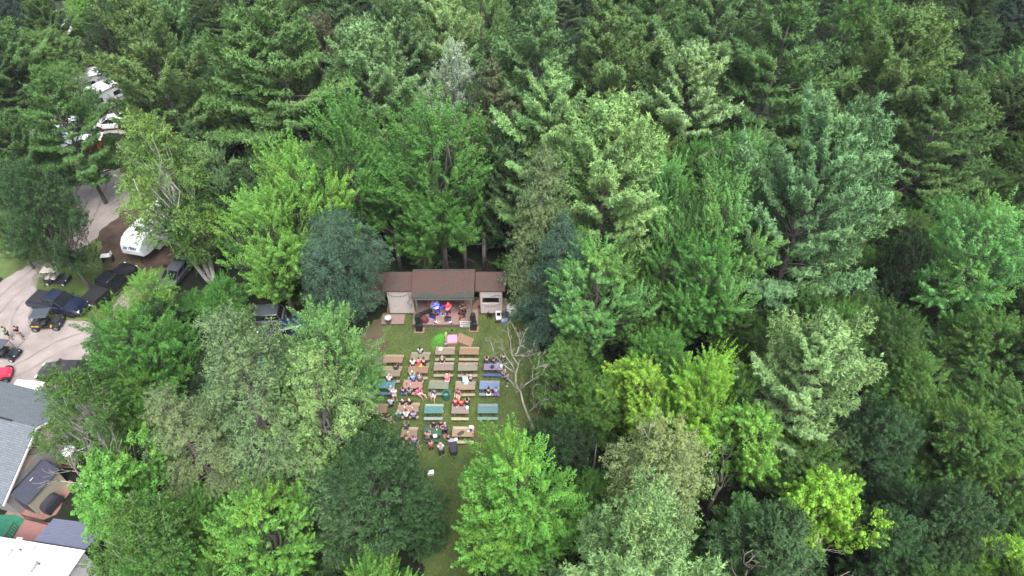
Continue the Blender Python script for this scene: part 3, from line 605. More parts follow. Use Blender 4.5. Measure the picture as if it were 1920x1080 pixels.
def filler(y0, y1, step, hr, Rr, kinds, sep, group, labs, main_ok=.5):
    y = y0
    while y < y1:
        half = (y * cp + (CAMH - 8) * sp) * .76 + 6; x = -half + rr.uniform(0, step)
        while x < half:
            px, py = x + rr.uniform(-.4, .4) * step, y + rr.uniform(-.4, .4) * step; h = rr.uniform(*hr); R = rr.uniform(*Rr); x += step
            if covers(px, py, R, h): continue
            if any((px - a) ** 2 + (py - b) ** 2 < (max(sep, r * main_ok)) ** 2 for (a, b, r, _) in TREES): continue
            kind, col = kinds[rr.randrange(len(kinds))]; dm_ = rr.uniform(.5, .85) if y1 < 100 else rr.uniform(.35, .65); c = tuple(q * dm_ * rr.uniform(.94, 1.06) for q in G[col])  # filler foliage colour dimmed to paint in the shade of gaps between crowns
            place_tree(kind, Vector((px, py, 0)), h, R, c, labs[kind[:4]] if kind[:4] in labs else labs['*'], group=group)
        y += step
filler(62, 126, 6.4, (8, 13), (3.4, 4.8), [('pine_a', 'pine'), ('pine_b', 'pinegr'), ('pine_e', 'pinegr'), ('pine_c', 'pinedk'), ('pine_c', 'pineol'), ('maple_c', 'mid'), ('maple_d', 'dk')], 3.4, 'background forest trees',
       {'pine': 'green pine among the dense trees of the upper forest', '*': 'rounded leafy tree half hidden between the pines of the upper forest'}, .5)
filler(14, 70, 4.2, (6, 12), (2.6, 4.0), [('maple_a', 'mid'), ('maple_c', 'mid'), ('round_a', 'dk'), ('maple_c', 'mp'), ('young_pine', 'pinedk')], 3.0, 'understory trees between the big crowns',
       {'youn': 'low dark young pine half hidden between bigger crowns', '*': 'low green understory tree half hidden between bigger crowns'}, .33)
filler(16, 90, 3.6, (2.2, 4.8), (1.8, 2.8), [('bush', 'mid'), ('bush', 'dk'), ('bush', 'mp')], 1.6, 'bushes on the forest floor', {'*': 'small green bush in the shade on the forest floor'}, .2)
print('TREES', NMAIN, len(TREES))
# --- bare dead trees
def bare(name, label, base, mb, col=(.42, .38, .31), rz=0):
    t = thing(name, label, 'bare tree', base, rz); mb.build('branches', M_BARK, t, col, smooth=True); return t
def branchy(name, label, paths, r0, seed, col, tw=1.0):
    rg = np.random.default_rng(seed); b0 = W(*paths[0][0]); mb = MB()
    for i, pth in enumerate(paths):
        P_ = [np.array(W(*q)) - np.array(b0) for q in pth]
        if i == 0: P_[0][2] -= .1
        r_ = r0 if i == 0 else r0 * .42; fine = []
        for a_, c_ in zip(P_, P_[1:]):
            for t_ in (0, .5): fine.append(a_ + (c_ - a_) * t_ + (rg.normal(size=3) * .10 if t_ else 0))
        fine.append(P_[-1]); n_ = len(fine); mb.tube(fine, list(np.linspace(r_, .018, n_)), 6)
        for k in range(n_ // (3 if i == 0 else 4), n_):
            for m_ in range(3):
                d_ = fine[k] - fine[k - 1]; d_ = d_ / (np.linalg.norm(d_) + 1e-6); s_ = nrm(np.cross(d_, rg.normal(size=3))); v_ = nrm(d_ * .8 + s_ * .7 + np.array([0, 0, .25])); L_ = rg.uniform(.5, 1.4) * tw
                q1 = fine[k] + v_ * L_ * .5 + rg.normal(size=3) * .05; q2 = q1 + nrm(v_ + rg.normal(size=3) * .3) * L_ * .5; mb.tube([fine[k], q1, q2], [.022, .015, .006], 3)
                mb.tube([q1, q1 + nrm(v_ + rg.normal(size=3) * .6) * L_ * .45], [.012, .005], 3)
    t = thing(name, label, 'bare tree', b0); mb.build('branches', M_BARK, t, col, smooth=True)
branchy('dead_tree', 'leafless pale dead tree leaning over the right side of the clearing', [[(1000, 815, 0), (988, 775, 2.6), (976, 735, 5), (967, 700, 7), (961, 668, 9), (957, 640, 10.5), (952, 612, 12)],
   [(967, 700, 7), (942, 682, 8), (925, 660, 9.3), (918, 640, 10.3)], [(976, 735, 5), (998, 712, 6.6), (1008, 688, 8), (1012, 668, 9)], [(961, 668, 9), (974, 648, 10), (984, 622, 11.2)], [(967, 700, 7), (948, 668, 9), (940, 645, 10)], [(988, 775, 2.6), (1010, 755, 4), (1030, 748, 5)], [(961, 668, 9), (988, 668, 9.6), (1000, 655, 10.4)], [(976, 735, 5), (958, 715, 6), (948, 705, 7)], [(942, 682, 8), (930, 690, 8.6)], [(998, 712, 6.6), (1018, 700, 7.2), (1030, 680, 8)], [(974, 648, 10), (968, 622, 11.4)]], .115, 3, (.22, .205, .175), .65)
branchy('dead_tree', 'thin leafless sapling crossing behind the pale dead tree', [[(1006, 806, 0), (1010, 770, 2.6), (1022, 735, 4.6), (1029, 700, 6.6)], [(1010, 770, 2.6), (1000, 745, 4), (1004, 722, 5.4)]], .05, 8, (.2, .18, .15), .7)
bare('dead_tree', 'tangle of bare grey branches at the lower right below the light pine', W(1395, 1130), dead_mesh(5, 11, .9, (.1, .2), 4, .2), (.20, .17, .15))
bare('dead_tree', 'bare twiggy branches right of the dark gap behind the stage', W(950, 470), dead_mesh(6, 9, .8, (-.2, 0), 4, .1), (.25, .22, .2))
bare('dead_tree', 'leafless grey limbs inside the lime tree near the tool shed', W(262, 985), dead_mesh(9, 9, .45, (-.1, .1), 4, .12), (.30, .27, .24))
bare('dead_tree', 'forked grey trunk showing below the yellow-lime maple', W(1325, 960), dead_mesh(10, 8, .3, (.2, .2), 3, .2), (.14, .13, .11))
# dark bare pine trunks behind the stage
for (u, v, h) in ((752, 508, 6), (838, 505, 5), (873, 503, 6), (800, 500, 5), (908, 500, 5)):
    b = W(u, v + 6, 0); mb = MB(); rg = np.random.default_rng(u); mb.tube([(0, 0, -.2), (.03, 0, h * .5), (.1, .05, h)], [.22, .19, .16], 8)
    t = thing('bare_trunk', 'grey lower tree trunk standing in the dark behind the stage roof', 'tree trunk', b, 0, 'tree trunks behind the stage')
    mb.build('trunk', M_BARK, t, (.13, .11, .10), smooth=True)
    br = MB()
    for k in range(7): a = rg.uniform(0, 6.28); z = rg.uniform(1.5, h); br.tube([(0, 0, z), (math.cos(a) * 1.2, math.sin(a) * 1.2, z - .2 + rg.uniform(-.2, .4))], [.03, .008], 4)
    br.build('dead_branches', M_BARK, t, (.12, .10, .09))
for (u, v, h) in ((1106, 905, 5.5), (1124, 910, 6), (1140, 900, 5), (1093, 915, 4.5)):
    b = W(u, v, 0); mb = MB(); mb.tube([(0, 0, -.2), (.1, 0, h * .5), (.05, .1, h)], [.09, .07, .04], 6)
    t = thing('slim_trunk', 'slender pale trunk in the dark gap beside the bright green maple', 'tree trunk', b, 0, 'slender trunks in the dark gap'); mb.build('trunk', M_BARK, t, (.16, .14, .12), smooth=True)
# ======================= BUILDINGS =======================
def shingles(name, c1, c2, moss=None, edge=None):
    m = bpy.data.materials.new(name); m.use_nodes = True; b = bsdf(m); n = m.node_tree.nodes; l = m.node_tree.links; b.inputs['Roughness'].default_value = .9
    tc = n.new('ShaderNodeTexCoord'); mp = n.new('ShaderNodeMapping'); l.new(tc.outputs['Object'], mp.inputs[0])
    br = n.new('ShaderNodeTexBrick'); br.inputs['Scale'].default_value = 1; br.inputs['Brick Width'].default_value = .32; br.inputs['Row Height'].default_value = .15; br.inputs['Mortar Size'].default_value = .012
    br.inputs['Color1'].default_value = (*c1, 1); br.inputs['Color2'].default_value = (*c2, 1); br.inputs['Mortar'].default_value = (*[x * .45 for x in c1], 1); l.new(mp.outputs[0], br.inputs['Vector'])
    last = br.outputs[0]
    if moss:
        nz = n.new('ShaderNodeTexNoise'); nz.inputs['Scale'].default_value = 1.1; nz.inputs['Detail'].default_value = 6; l.new(tc.outputs['Object'], nz.inputs['Vector'])
        sx = n.new('ShaderNodeSeparateXYZ'); l.new(tc.outputs['Object'], sx.inputs[0])
        ma = n.new('ShaderNodeMath'); ma.operation = 'MULTIPLY_ADD'; ma.inputs[1].default_value = 2.2; l.new(nz.outputs['Fac'], ma.inputs[0]); l.new(sx.outputs['Y'], ma.inputs[2])
        mr = n.new('ShaderNodeMapRange'); mr.inputs['From Min'].default_value = edge; mr.inputs['From Max'].default_value = edge + .45; l.new(ma.outputs[0], mr.inputs[0])
        nz2 = n.new('ShaderNodeTexNoise'); nz2.inputs['Scale'].default_value = 5; nz2.inputs['Roughness'].default_value = .8; nz2.inputs['Detail'].default_value = 5; l.new(tc.outputs['Object'], nz2.inputs['Vector'])
        r2 = n.new('ShaderNodeMapRange'); r2.inputs['From Min'].default_value = .44; r2.inputs['From Max'].default_value = .56; r2.inputs['To Min'].default_value = .1; l.new(nz2.outputs['Fac'], r2.inputs[0])
        mm = n.new('ShaderNodeMath'); mm.operation = 'MULTIPLY'; l.new(mr.outputs[0], mm.inputs[0]); l.new(r2.outputs[0], mm.inputs[1])
        mc = n.new('ShaderNodeMix'); mc.data_type = 'RGBA'; l.new(mm.outputs[0], mc.inputs['Factor']); l.new(last, mc.inputs['A']); mc.inputs['B'].default_value = (*moss, 1); last = mc.outputs['Result']
    l.new(last, b.inputs['Base Color']); return m
def siding(name, col, w=.2, axis='X', rough=.7):
    m = bpy.data.materials.new(name); m.use_nodes = True; b = bsdf(m); n = m.node_tree.nodes; l = m.node_tree.links; b.inputs['Roughness'].default_value = rough
    tc = n.new('ShaderNodeTexCoord'); wv = n.new('ShaderNodeTexWave'); wv.bands_direction = axis; wv.wave_profile = 'SAW'; wv.inputs['Scale'].default_value = .314 / w; l.new(tc.outputs['Object'], wv.inputs['Vector'])
    cr = n.new('ShaderNodeValToRGB'); cr.color_ramp.elements[0].position = 0; cr.color_ramp.elements[0].color = (*[c * .55 for c in col], 1); cr.color_ramp.elements[1].position = .1; cr.color_ramp.elements[1].color = (*col, 1)
    l.new(wv.outputs['Fac'], cr.inputs[0]); nz = n.new('ShaderNodeTexNoise'); nz.inputs['Scale'].default_value = 2.5; nz.inputs['Detail'].default_value = 6; l.new(tc.outputs['Object'], nz.inputs['Vector'])
    mr = n.new('ShaderNodeMapRange'); mr.inputs['To Min'].default_value = .8; mr.inputs['To Max'].default_value = 1.15; l.new(nz.outputs['Fac'], mr.inputs[0])
    mx = n.new('ShaderNodeVectorMath'); mx.operation = 'SCALE'; l.new(cr.outputs[0], mx.inputs[0]); l.new(mr.outputs[0], mx.inputs['Scale']); l.new(mx.outputs[0], b.inputs['Base Color']); return m
M_SHING = shingles('brown_needle_covered_shingles', (.024, .040, .037), (.034, .046, .042), (.085, .029, .022), 1.5)
M_SIDE = siding('white_board_siding', (.40, .355, .34)); M_DECK = siding('weathered_deck_boards', (.185, .125, .108), .14, 'Y', .8)
M_RAWWOOD = mat('raw_lumber', (.19, .115, .075), .8, noise=.25, scale=5, stretch=(1, 6, 6)); M_OLDWOOD = mat('old_grey_lumber', (.11, .09, .08), .85, noise=.3, scale=5, stretch=(1, 6, 6))
# stage building, origin at the middle of the front of the deck
S0 = W(835, 612, 0); yA = S0.y - .15; sx0 = S0.x
st = thing('stage_building', 'open wooden band stage with needle covered roof and two white side rooms', 'stage', (sx0, yA, 0))
def X(u, v, z=0): return W(u, v, z).x - sx0
DZ = .45
m = MB(); m.box((0, 1.85, DZ / 2), (6.3, 3.7, DZ)); m.box((-4.5, 2.75, DZ / 2 - .05), (2.7, 1.7, DZ)); m.box((4.55, 2.75, DZ / 2 - .05), (2.75, 1.7, DZ)); m.build('deck', M_DECK, st, bevel=.01)
xl, xr, xo = -2.75, 2.8, 5.6
def roofpart(name, x0, x1, ye, ze, yr, zr, yb, zb, th=.1):
    mm = MB(); mm.add([(x0, ye, ze), (x1, ye, ze), (x1, yr, zr), (x0, yr, zr), (x0, yb, zb), (x1, yb, zb), (x0, ye, ze - th), (x1, ye, ze - th), (x1, yr, zr - th), (x0, yr, zr - th), (x0, yb, zb - th), (x1, yb, zb - th)],
        [(0, 1, 2, 3), (3, 2, 5, 4), (7, 6, 9, 8), (8, 9, 10, 11), (0, 6, 7, 1), (4, 5, 11, 10), (0, 3, 9, 6), (3, 4, 10, 9), (1, 7, 8, 2), (2, 8, 11, 5)])
    return mm.build(name, M_SHING, st)
roofpart('roof', xl - .22, xr + .12, .35, 3.78, 3.2, 4.62, 3.6, 4.3)
roofpart('roof', -xo - .2, xl - .26, 1.45, 3.55, 3.3, 4.3, 3.6, 4.0)
roofpart('roof', xr + .17, xo + .2, 1.45, 3.55, 3.3, 4.3, 3.6, 4.0)
m = MB(); m.box((0, .42, 3.56), (5.75, .12, .24)); m.build('header_beam', M_OLDWOOD, st)
m = MB(); m.box((0, 3.2, 4.645), (5.95, .16, .04)); m.build('ridge_cap', mat('roof_grey', (.05, .042, .04), .8, noise=.2), st)
for x, y in ((-2.55, .5), (2.62, .5), (-2.55, 3.3), (2.62, 3.3)): mm = MB(); mm.box((x, y, DZ + 1.5), (.16, .16, 3.0)); mm.build('post', M_OLDWOOD, st)
m = MB(); m.box((0, 3.45, 2.2), (5.3, .1, 3.6)); m.box((-4.25, 3.45, 2.05), (2.2, .1, 3.4)); m.box((4.4, 3.45, 2.05), (1.95, .1, 3.4)); m.build('back_wall', mat('dark_stage_wall', (.028, .018, .015), .9, noise=.3, scale=3), st)
def roomwall(x0, x1, y, win=None):
    mm = MB(); z0, z1 = DZ - .1, 3.42; xm = (x0 + x1) / 2; w = x1 - x0
    if not win: mm.box((xm, y, (z0 + z1) / 2), (w, .1, z1 - z0))
    else:
        a, b, c, d = win
        mm.box((xm, y, (z0 + c) / 2), (w, .1, c - z0)); mm.box((xm, y, (z1 + d) / 2), (w, .1, z1 - d)); mm.box(((x0 + a) / 2, y, (c + d) / 2), (a - x0, .1, d - c)); mm.box(((x1 + b) / 2, y, (c + d) / 2), (x1 - b, .1, d - c))
    o = mm.build('front_wall', M_SIDE, st); return o
fw = roomwall(-5.45, -3.05, 1.62)
fw2 = roomwall(3.42, 5.5, 1.62, (3.6, 5.2, 1.75, 2.5))
mm = MB(); mm.box((4.4, 2.1, 2.1), (1.6, .04, .8)); mm.build('window_glass', M_GLASS, st)
mm = MB(); mm.box((-5.42, 2.55, 1.9), (.08, 1.74, 3.0)); mm.build('side_wall', M_OLDWOOD, st); mm = MB(); mm.box((5.48, 2.55, 1.9), (.08, 1.74, 3.0)); mm.build('side_wall', M_SIDE, st)
mm = MB(); mm.box((-3.0, 2.55, 1.9), (.08, 1.7, 3.0)); mm.build('side_wall', M_RAWWOOD, st); mm = MB(); mm.box((3.36, 2.55, 1.9), (.08, 1.7, 3.0)); mm.build('side_wall', M_RAWWOOD, st)
m = MB(); m.box((3.05, 2.0, 1.2), (.5, .06, 2.1), (0, .55, 0)); m.build('diagonal_board', M_RAWWOOD, st)
# string lights on the white walls (unlit bulbs)
def bulbs(pts, label):
    m = MB(); m.tube(pts, .012, 3); B = MB()
    t = thing('string_lights', label, 'string lights', (sx0, yA, 0)); m.build('cable', M_BLACK, t)
    for i in range(len(pts) - 1):
        a, b = Vector(pts[i]), Vector(pts[i + 1])
        for k in range(2): p = a.lerp(b, k / 2); mb_ = MB(); mb_.ell((p.x, p.y, p.z - .05), (.035, .035, .05), 6, 5); mb_.build('bulb', M_BLACK, t)
bulbs([(-5.3, 1.55, 3.0), (-5.0, 1.54, 2.75), (-4.5, 1.54, 2.7), (-3.9, 1.54, 2.8), (-3.4, 1.54, 3.05), (-3.3, 1.54, 2.4), (-3.6, 1.54, 1.9), (-3.2, 1.54, 1.5), (-3.5, 1.54, 1.0)], 'string of dark bulbs draped across the white left wall of the stage')
bulbs([(4.4, 1.54, 2.65), (4.9, 1.54, 2.85), (5.3, 1.54, 2.9), (5.35, 1.54, 2.3), (5.3, 1.54, 1.7), (4.8, 1.54, 1.45), (4.2, 1.54, 1.3), (3.6, 1.54, 1.5)], 'string of dark bulbs draped round the window opening right of the stage')
# low platform with tub, left of stage
p = W(737, 610, 0)
t = thing('low_platform', 'low wooden platform left of the stage holding a purple tub', 'platform', (p.x, p.y + .5, 0)); m = MB(); m.box((0, 0, .32), (2.2, 1.25, .08)); m.build('deck', M_DECK, t)
for a in (-1, 1):
    for b in (-1, 1): mm = MB(); mm.box((a * 1.0, b * .55, .14), (.1, .1, .28)); mm.build('leg', M_OLDWOOD, t)
b0 = W(729, 604, .36); t = thing('plastic_tub', 'round purple brown tub with pale lid on the low platform', 'tub', (b0.x, b0.y, .362)); m = MB(); m.cyl((0, 0, .3), .26, .6, 18, .31); m.build('bucket', M_PLAST, t, (.10, .04, .07)); m = MB(); m.cyl((0, 0, .62), .33, .05, 18); m.build('lid', M_PLAST, t, (.42, .36, .44))
# brown hip canopy left of stage
c = W(692, 590, 0)
t = thing('canopy_tent', 'brown canopy shelter in the shade at the left of the stage', 'canopy', (c.x, c.y + 1.9, 0))
m = MB(); a = 1.75; m.add([(-a, -a, 2.1), (a, -a, 2.1), (a, a, 2.1), (-a, a, 2.1), (-.45, 0, 2.95), (.45, 0, 2.95)], [(0, 1, 5, 4), (1, 2, 5), (2, 3, 4, 5), (3, 0, 4)]); m.add([(-a, -a, 2.1), (a, -a, 2.1), (a, -a, 1.9), (-a, -a, 1.9)], [(0, 1, 2, 3)]); m.add([(a, -a, 2.1), (a, a, 2.1), (a, a, 1.9), (a, -a, 1.9)], [(0, 1, 2, 3)]); m.build('canopy_roof', mat('brown_canvas', (.11, .085, .065), .9, noise=.15, scale=2), t)
for sx in (-1, 1):
    for sy in (-1, 1): mm = MB(); mm.tube([(sx * 1.68, sy * 1.68, 0), (sx * 1.68, sy * 1.68, 2.1)], .03, 6); mm.build('pole', M_DKMETAL, t)
# speakers on boards
def speaker_stack(u, v, label, lb):
    p = W(u, v, 0); t = thing('wooden_board', lb, 'board', (p.x, p.y + .35, 0)); m = MB(); m.box((0, 0, .08), (.95, .72, .14)); m.build('board_top', M_RAWWOOD, t, bevel=.01)
    for a in (-.4, 0, .4): mm = MB(); mm.box((a, 0, .006), (.08, .7, .012)); mm.build('runner', M_RAWWOOD, t)
    t = thing('speaker_stack', label, 'loudspeaker', (p.x, p.y + .42, .155))
    m = MB(); m.box((0, 0, .42), (.62, .6, .84)); m.build('subwoofer', M_BLACK, t, bevel=.02)
    m = MB(); m.box((0, -.305, .42), (.54, .012, .74)); m.build('grille', M_DKMETAL, t)
    m = MB(); m.tube([(0, 0, .84), (0, 0, 1.35)], .025, 8); m.build('pole', M_DKMETAL, t)
    m = MB(); m.prism([(-.27, -.24), (.27, -.24), (.2, .22), (-.2, .22)], 1.3, 2.02); m.build('speaker_cabinet', M_BLACK, t, bevel=.02)
    m = MB(); m.box((0, -.25, 1.66), (.46, .012, .62)); m.build('grille', M_DKMETAL, t)
speaker_stack(786, 626, 'black loudspeaker stack on the board at the left front of the stage', 'pale wooden board under the left loudspeaker')
speaker_stack(888, 624, 'black loudspeaker stack on the board at the right front of the stage', 'pale wooden board under the right loudspeaker')
p = W(797, 612, 0); t = thing('wooden_barrel', 'dark red brown barrel beside the left loudspeaker', 'barrel', (p.x, p.y + .3, 0)); m = MB(); m.tube([(0, 0, 0), (0, 0, .25), (0, 0, .5), (0, 0, .75), (0, 0, .95)], [.30, .36, .385, .36, .30], 16); m.build('barrel_body', mat('red_oak', (.10, .028, .020), .6, noise=.3, scale=5), t)
for z in (.2, .72): mm = MB(); mm.tube([(0, 0, z), (0, 0, z + .05)], [.365, .37], 18); mm.build('hoop', M_DKMETAL, t)
# tripod poles (truss) leaning: the long black case left, small ramp
p = W(797, 590, DZ); t = thing('keyboard_case', 'long black equipment case lying at an angle on the left of the stage', 'case', (p.x, p.y, DZ + .002), R_(28)); m = MB(); m.box((0, 0, .32), (1.5, .42, .12)); m.build('case_body', M_BLACK, t, bevel=.02)
for a in (-.5, .5): mm = MB(); mm.box((a, 0, .13), (.08, .36, .26)); mm.build('stand', M_DKMETAL, t)
# banner
bn = W(874, 616, 0); t = thing('band_banner', 'white banner with black lettering hanging in front of the stage by the right loudspeaker', 'banner', (bn.x, bn.y, 0))
m = MB(); m.box((0, 0, .62), (1.12, .02, .82)); m.build('banner_sheet', M_WHITE, t)
for i, (tx, sz) in enumerate((('TWISTED', .24), ('COUNTRY', .24), ('BAND', .24))):
    cu = bpy.data.curves.new('lettering', 'FONT'); cu.body = tx; cu.size = sz; cu.align_x = 'CENTER'; cu.extrude = .003; cu.space_character = 1.02; cu.offset = .006
    o = bpy.data.objects.new('tmp', cu); C.objects.link(o); bpy.context.view_layer.update(); me = bpy.data.meshes.new_from_object(o.evaluated_get(bpy.context.evaluated_depsgraph_get())); bpy.data.objects.remove(o)
    o = bpy.data.objects.new('lettering', me); C.objects.link(o); me.materials.clear(); me.materials.append(M_BLACK); o.parent = t; o.location = (0, -.015, .80 - i * .26); o.rotation_euler = (R_(90), 0, 0); o.scale = (.82, 1, 1)
for a in (-.54, .54): mm = MB(); mm.tube([(a, .03, 0), (a, .03, 1.05)], .018, 6); mm.build('pole', M_DKMETAL, t)
# monitors, stands, drum kit
def monitor(u, v, rz, label, face=M_DKMETAL):
    p = W(u, v, DZ); t = thing('stage_monitor', label, 'stage monitor', (p.x, p.y, DZ + .002), rz); m = MB(); m.prism_x([(-.22, 0), (.22, 0), (.2, .32), (-.05, .38)], -.3, .3); m.build('cabinet', M_BLACK, t, bevel=.015)
    m = MB(); m.add([(-.26, .215, .03), (.26, .215, .03), (.26, .20, .30), (-.26, .20, .30)], [(0, 1, 2, 3)]); m.build('grille', face, t)
monitor(811, 594, R_(-25), 'floor monitor on the left of the stage under the blue light'); monitor(840, 600, R_(3), 'black floor monitor at the front middle of the stage')
monitor(867, 594, R_(12), 'floor monitor at the right of the stage glowing orange')
def mic(u, v, label):
    p = W(u, v, DZ); t = thing('microphone_stand', label, 'microphone stand', (p.x, p.y, DZ + .002)); m = MB(); m.cyl((0, 0, .015), .14, .03, 14); m.build('base', M_BLACK, t); m = MB(); m.tube([(0, 0, .03), (0, 0, 1.45), (0, .22, 1.6)], .013, 6); m.build('pole', M_DKMETAL, t); m = MB(); m.ell((0, .25, 1.62), (.03, .05, .03), 8, 6); m.build('microphone', M_DKMETAL, t)
mic(821, 590, 'microphone stand in front of the blue lit guitarist'); mic(838, 594, 'microphone stand in front of the red lit singer'); mic(861, 588, 'microphone stand in front of the bass player on the right')
p = W(812, 582, DZ); t = thing('drum_kit', 'drum kit with cymbals at the left back of the stage', 'drum kit', (p.x, p.y + .5, DZ + .002))
mm = MB(); mm.cyl((0, -.1, .3), .3, .42, 18, axis='Y'); mm.build('bass_drum', M_PLAST, t, (.5, .5, .52)); mm = MB(); mm.cyl((.42, .2, .5), .18, .2, 16); mm.build('snare_drum', M_PLAST, t, (.6, .6, .62)); mm = MB(); mm.cyl((-.5, .1, .35), .22, .4, 16); mm.build('floor_tom', M_PLAST, t, (.3, .1, .08))
mm = MB(); mm.cyl((0, .05, .72), .15, .2, 16); mm.build('tom', M_PLAST, t, (.5, .5, .52))
for a in (-.65, .68): mm = MB(); mm.tube([(a, 0, 0), (a, 0, 1.05)], .012, 5); mm.build('cymbal_stand', M_DKMETAL, t); mm = MB(); mm.cyl((a, 0, 1.06), .21, .012, 18); mm.build('cymbal', mat('brass', (.6, .42, .15), .25, .9), t)
# lit stage lamps (spot bodies + their light)
def lamp(loc, target, col, energy, label, size=R_(30), mount=True, emit=6, rad=.06):
    t = thing('stage_lamp', label, 'stage lamp', loc); d = (Vector(target) - Vector(loc)).normalized(); q = d.to_track_quat('-Z', 'Y').to_euler()
    m = MB(); m.cyl((0, 0, .09), .085, .2, 12); o = m.build('housing', M_BLACK, t); o.rotation_euler = q
    m = MB(); m.cyl((0, 0, -.015), .075, .01, 12); e = mat('lens_' + '_'.join(str(int(c * 9)) for c in col), col, .3, emit=col, es=emit); o = m.build('lens', e, t); o.rotation_euler = q
    ld = bpy.data.lights.new('spot', 'SPOT'); ld.energy = energy; ld.color = col; ld.spot_size = size; ld.spot_blend = .6; ld.shadow_soft_size = rad
    lo = bpy.data.objects.new('spot', ld); C.objects.link(lo); lo.parent = t; lo.location = d * .04; lo.rotation_euler = q; return t
gp = W(826, 638, 0); lamp((gp.x + .25, gp.y + 1.4, 2.0), (gp.x, gp.y, 0), (.02, 1, .05), 480, 'green lamp on a short stand lighting the grass in front of the stage', R_(44))
# magenta lit wooden counter
pk = W(848, 652, 0)
t = thing('wooden_counter', 'wooden counter with a flat panel glowing pink in front of the stage', 'counter', (pk.x, pk.y + .55, 0), R_(4))
m = MB(); m.box((0, 0, .62), (.95, 1.0, .06)); m.build('table_top', mat('bare_pine', (.30, .20, .17), .6, noise=.12), t); m = MB(); m.box((-.58, .05, .52), (.18, 1.45, .5)); m.build('side_panel', M_RAWWOOD, t); m = MB(); m.box((0, -.52, .33), (.95, .05, .5)); m.build('front_panel', M_RAWWOOD, t)
for a in (-.42, .42): mm = MB(); mm.box((a, .45, .3), (.08, .08, .58)); mm.build('leg', M_RAWWOOD, t)
lamp((pk.x + .1, pk.y + .3, 2.1), (pk.x - .02, pk.y + .6, .65), (1, .02, .75), 230, 'pink lamp aimed down at the wooden counter', R_(38))
pk = W(872, 650, 0); t = thing('wooden_ramp', 'slanted wooden ramp beside the pink lit counter', 'ramp', (pk.x, pk.y + .6, 0), R_(-14)); m = MB(); m.add([(-.75, -.5, .5), (.7, -.5, .05), (.7, .55, .05), (-.75, .55, .5), (-.75, -.5, 0), (.7, -.5, 0), (.7, .55, 0), (-.75, .55, 0)], [(0, 1, 2, 3), (4, 7, 6, 5), (0, 4, 5, 1), (1, 5, 6, 2), (2, 6, 7, 3), (3, 7, 4, 0)]); m.build('ramp_board', M_RAWWOOD, t)
m = MB()
for i in range(4): m.box((-.5 + i * .32, 0, .455 - i * .1), (.04, 1.0, .03), (0, R_(17), 0))
m.build('cleats', M_OLDWOOD, t)
# things right of the stage: chairs, cooler, tank
def chair(u, v, rz, col, label):
    p = W(u, v, 0); t = thing('lawn_chair', label, 'chair', (p.x, p.y, 0), rz)
    m = MB(); m.box((0, 0, .42), (.5, .48, .04)); m.build('seat', M_PLAST, t, col, bevel=.01); m = MB(); m.box((0, .26, .74), (.5, .04, .6), (R_(-12), 0, 0)); m.build('backrest', M_PLAST, t, col, bevel=.01)
    for a in (-.22, .22):
        for b in (-.2, .2): mm = MB(); mm.tube([(a * 1.1, b * 1.1, 0), (a, b, .42)], .018, 5); mm.build('leg', M_PLAST, t, col)
        mm = MB(); mm.box((a * 1.1, 0, .64), (.05, .44, .03)); mm.build('armrest', M_PLAST, t, col)
    return t
chair(935, 601, R_(8), (.6, .6, .6), 'white plastic chair with dark cushion right of the stage'); p = W(935, 601, 0); t = tag(MB().box((0, 0, .25), (.36, .08, .42)).build('cushion', M_BLACK, None, bevel=.03), 'round black cushion leaning on the white plastic chair', 'cushion'); t.location = (p.x, p.y + .12, .52)
chair(949, 602, R_(-6), (.04, .05, .07), 'dark folding chair beside the white plastic chair'); chair(920, 596, R_(160), (.02, .02, .025), 'black folding chair in front of the white right wall')
def cooler(u, v, z, col, lid, label, rz=0, s=1, cat='cooler'):
    p = W(u, v, z); t = thing('cooler', label, cat, (p.x, p.y, z + .003), rz); m = MB(); m.box((0, 0, .17 * s), (.5 * s, .34 * s, .34 * s), taper=(1.05, 1.05)); m.build('cooler_box', M_PLAST, t, col, bevel=.02 * s)
    m = MB(); m.box((0, 0, .37 * s), (.54 * s, .37 * s, .06 * s)); m.build('lid', M_PLAST, t, lid, bevel=.015 * s)
    for a in (-.27, .27): mm = MB(); mm.box((a * s, 0, .25 * s), (.03 * s, .18 * s, .04 * s)); mm.build('handle', M_PLAST, t, lid)
    return t
cooler(946, 606, 0, (.16, .20, .26), (.20, .25, .32), 'blue grey cooler on the grass right of the stage', .1, 1.2); cooler(933, 604, 0, (.05, .04, .04), (.08, .06, .06), 'dark cooler below the white plastic chair', 0, .9)
p = W(960, 600, 0); t = thing('water_tank', 'white rounded tank behind the chairs at the right of the stage', 'tank', (p.x, p.y + .9, 0)); m = MB(); m.cyl((0, 0, .45), .55, .9, 20); m.ell((0, 0, .9), (.55, .55, .28), 20, 8); m.build('tank_body', M_PLAST, t, (.55, .56, .57), smooth=True); m = MB(); m.cyl((0, 0, 1.19), .12, .06, 12); m.build('cap', M_PLAST, t, (.05, .05, .06))
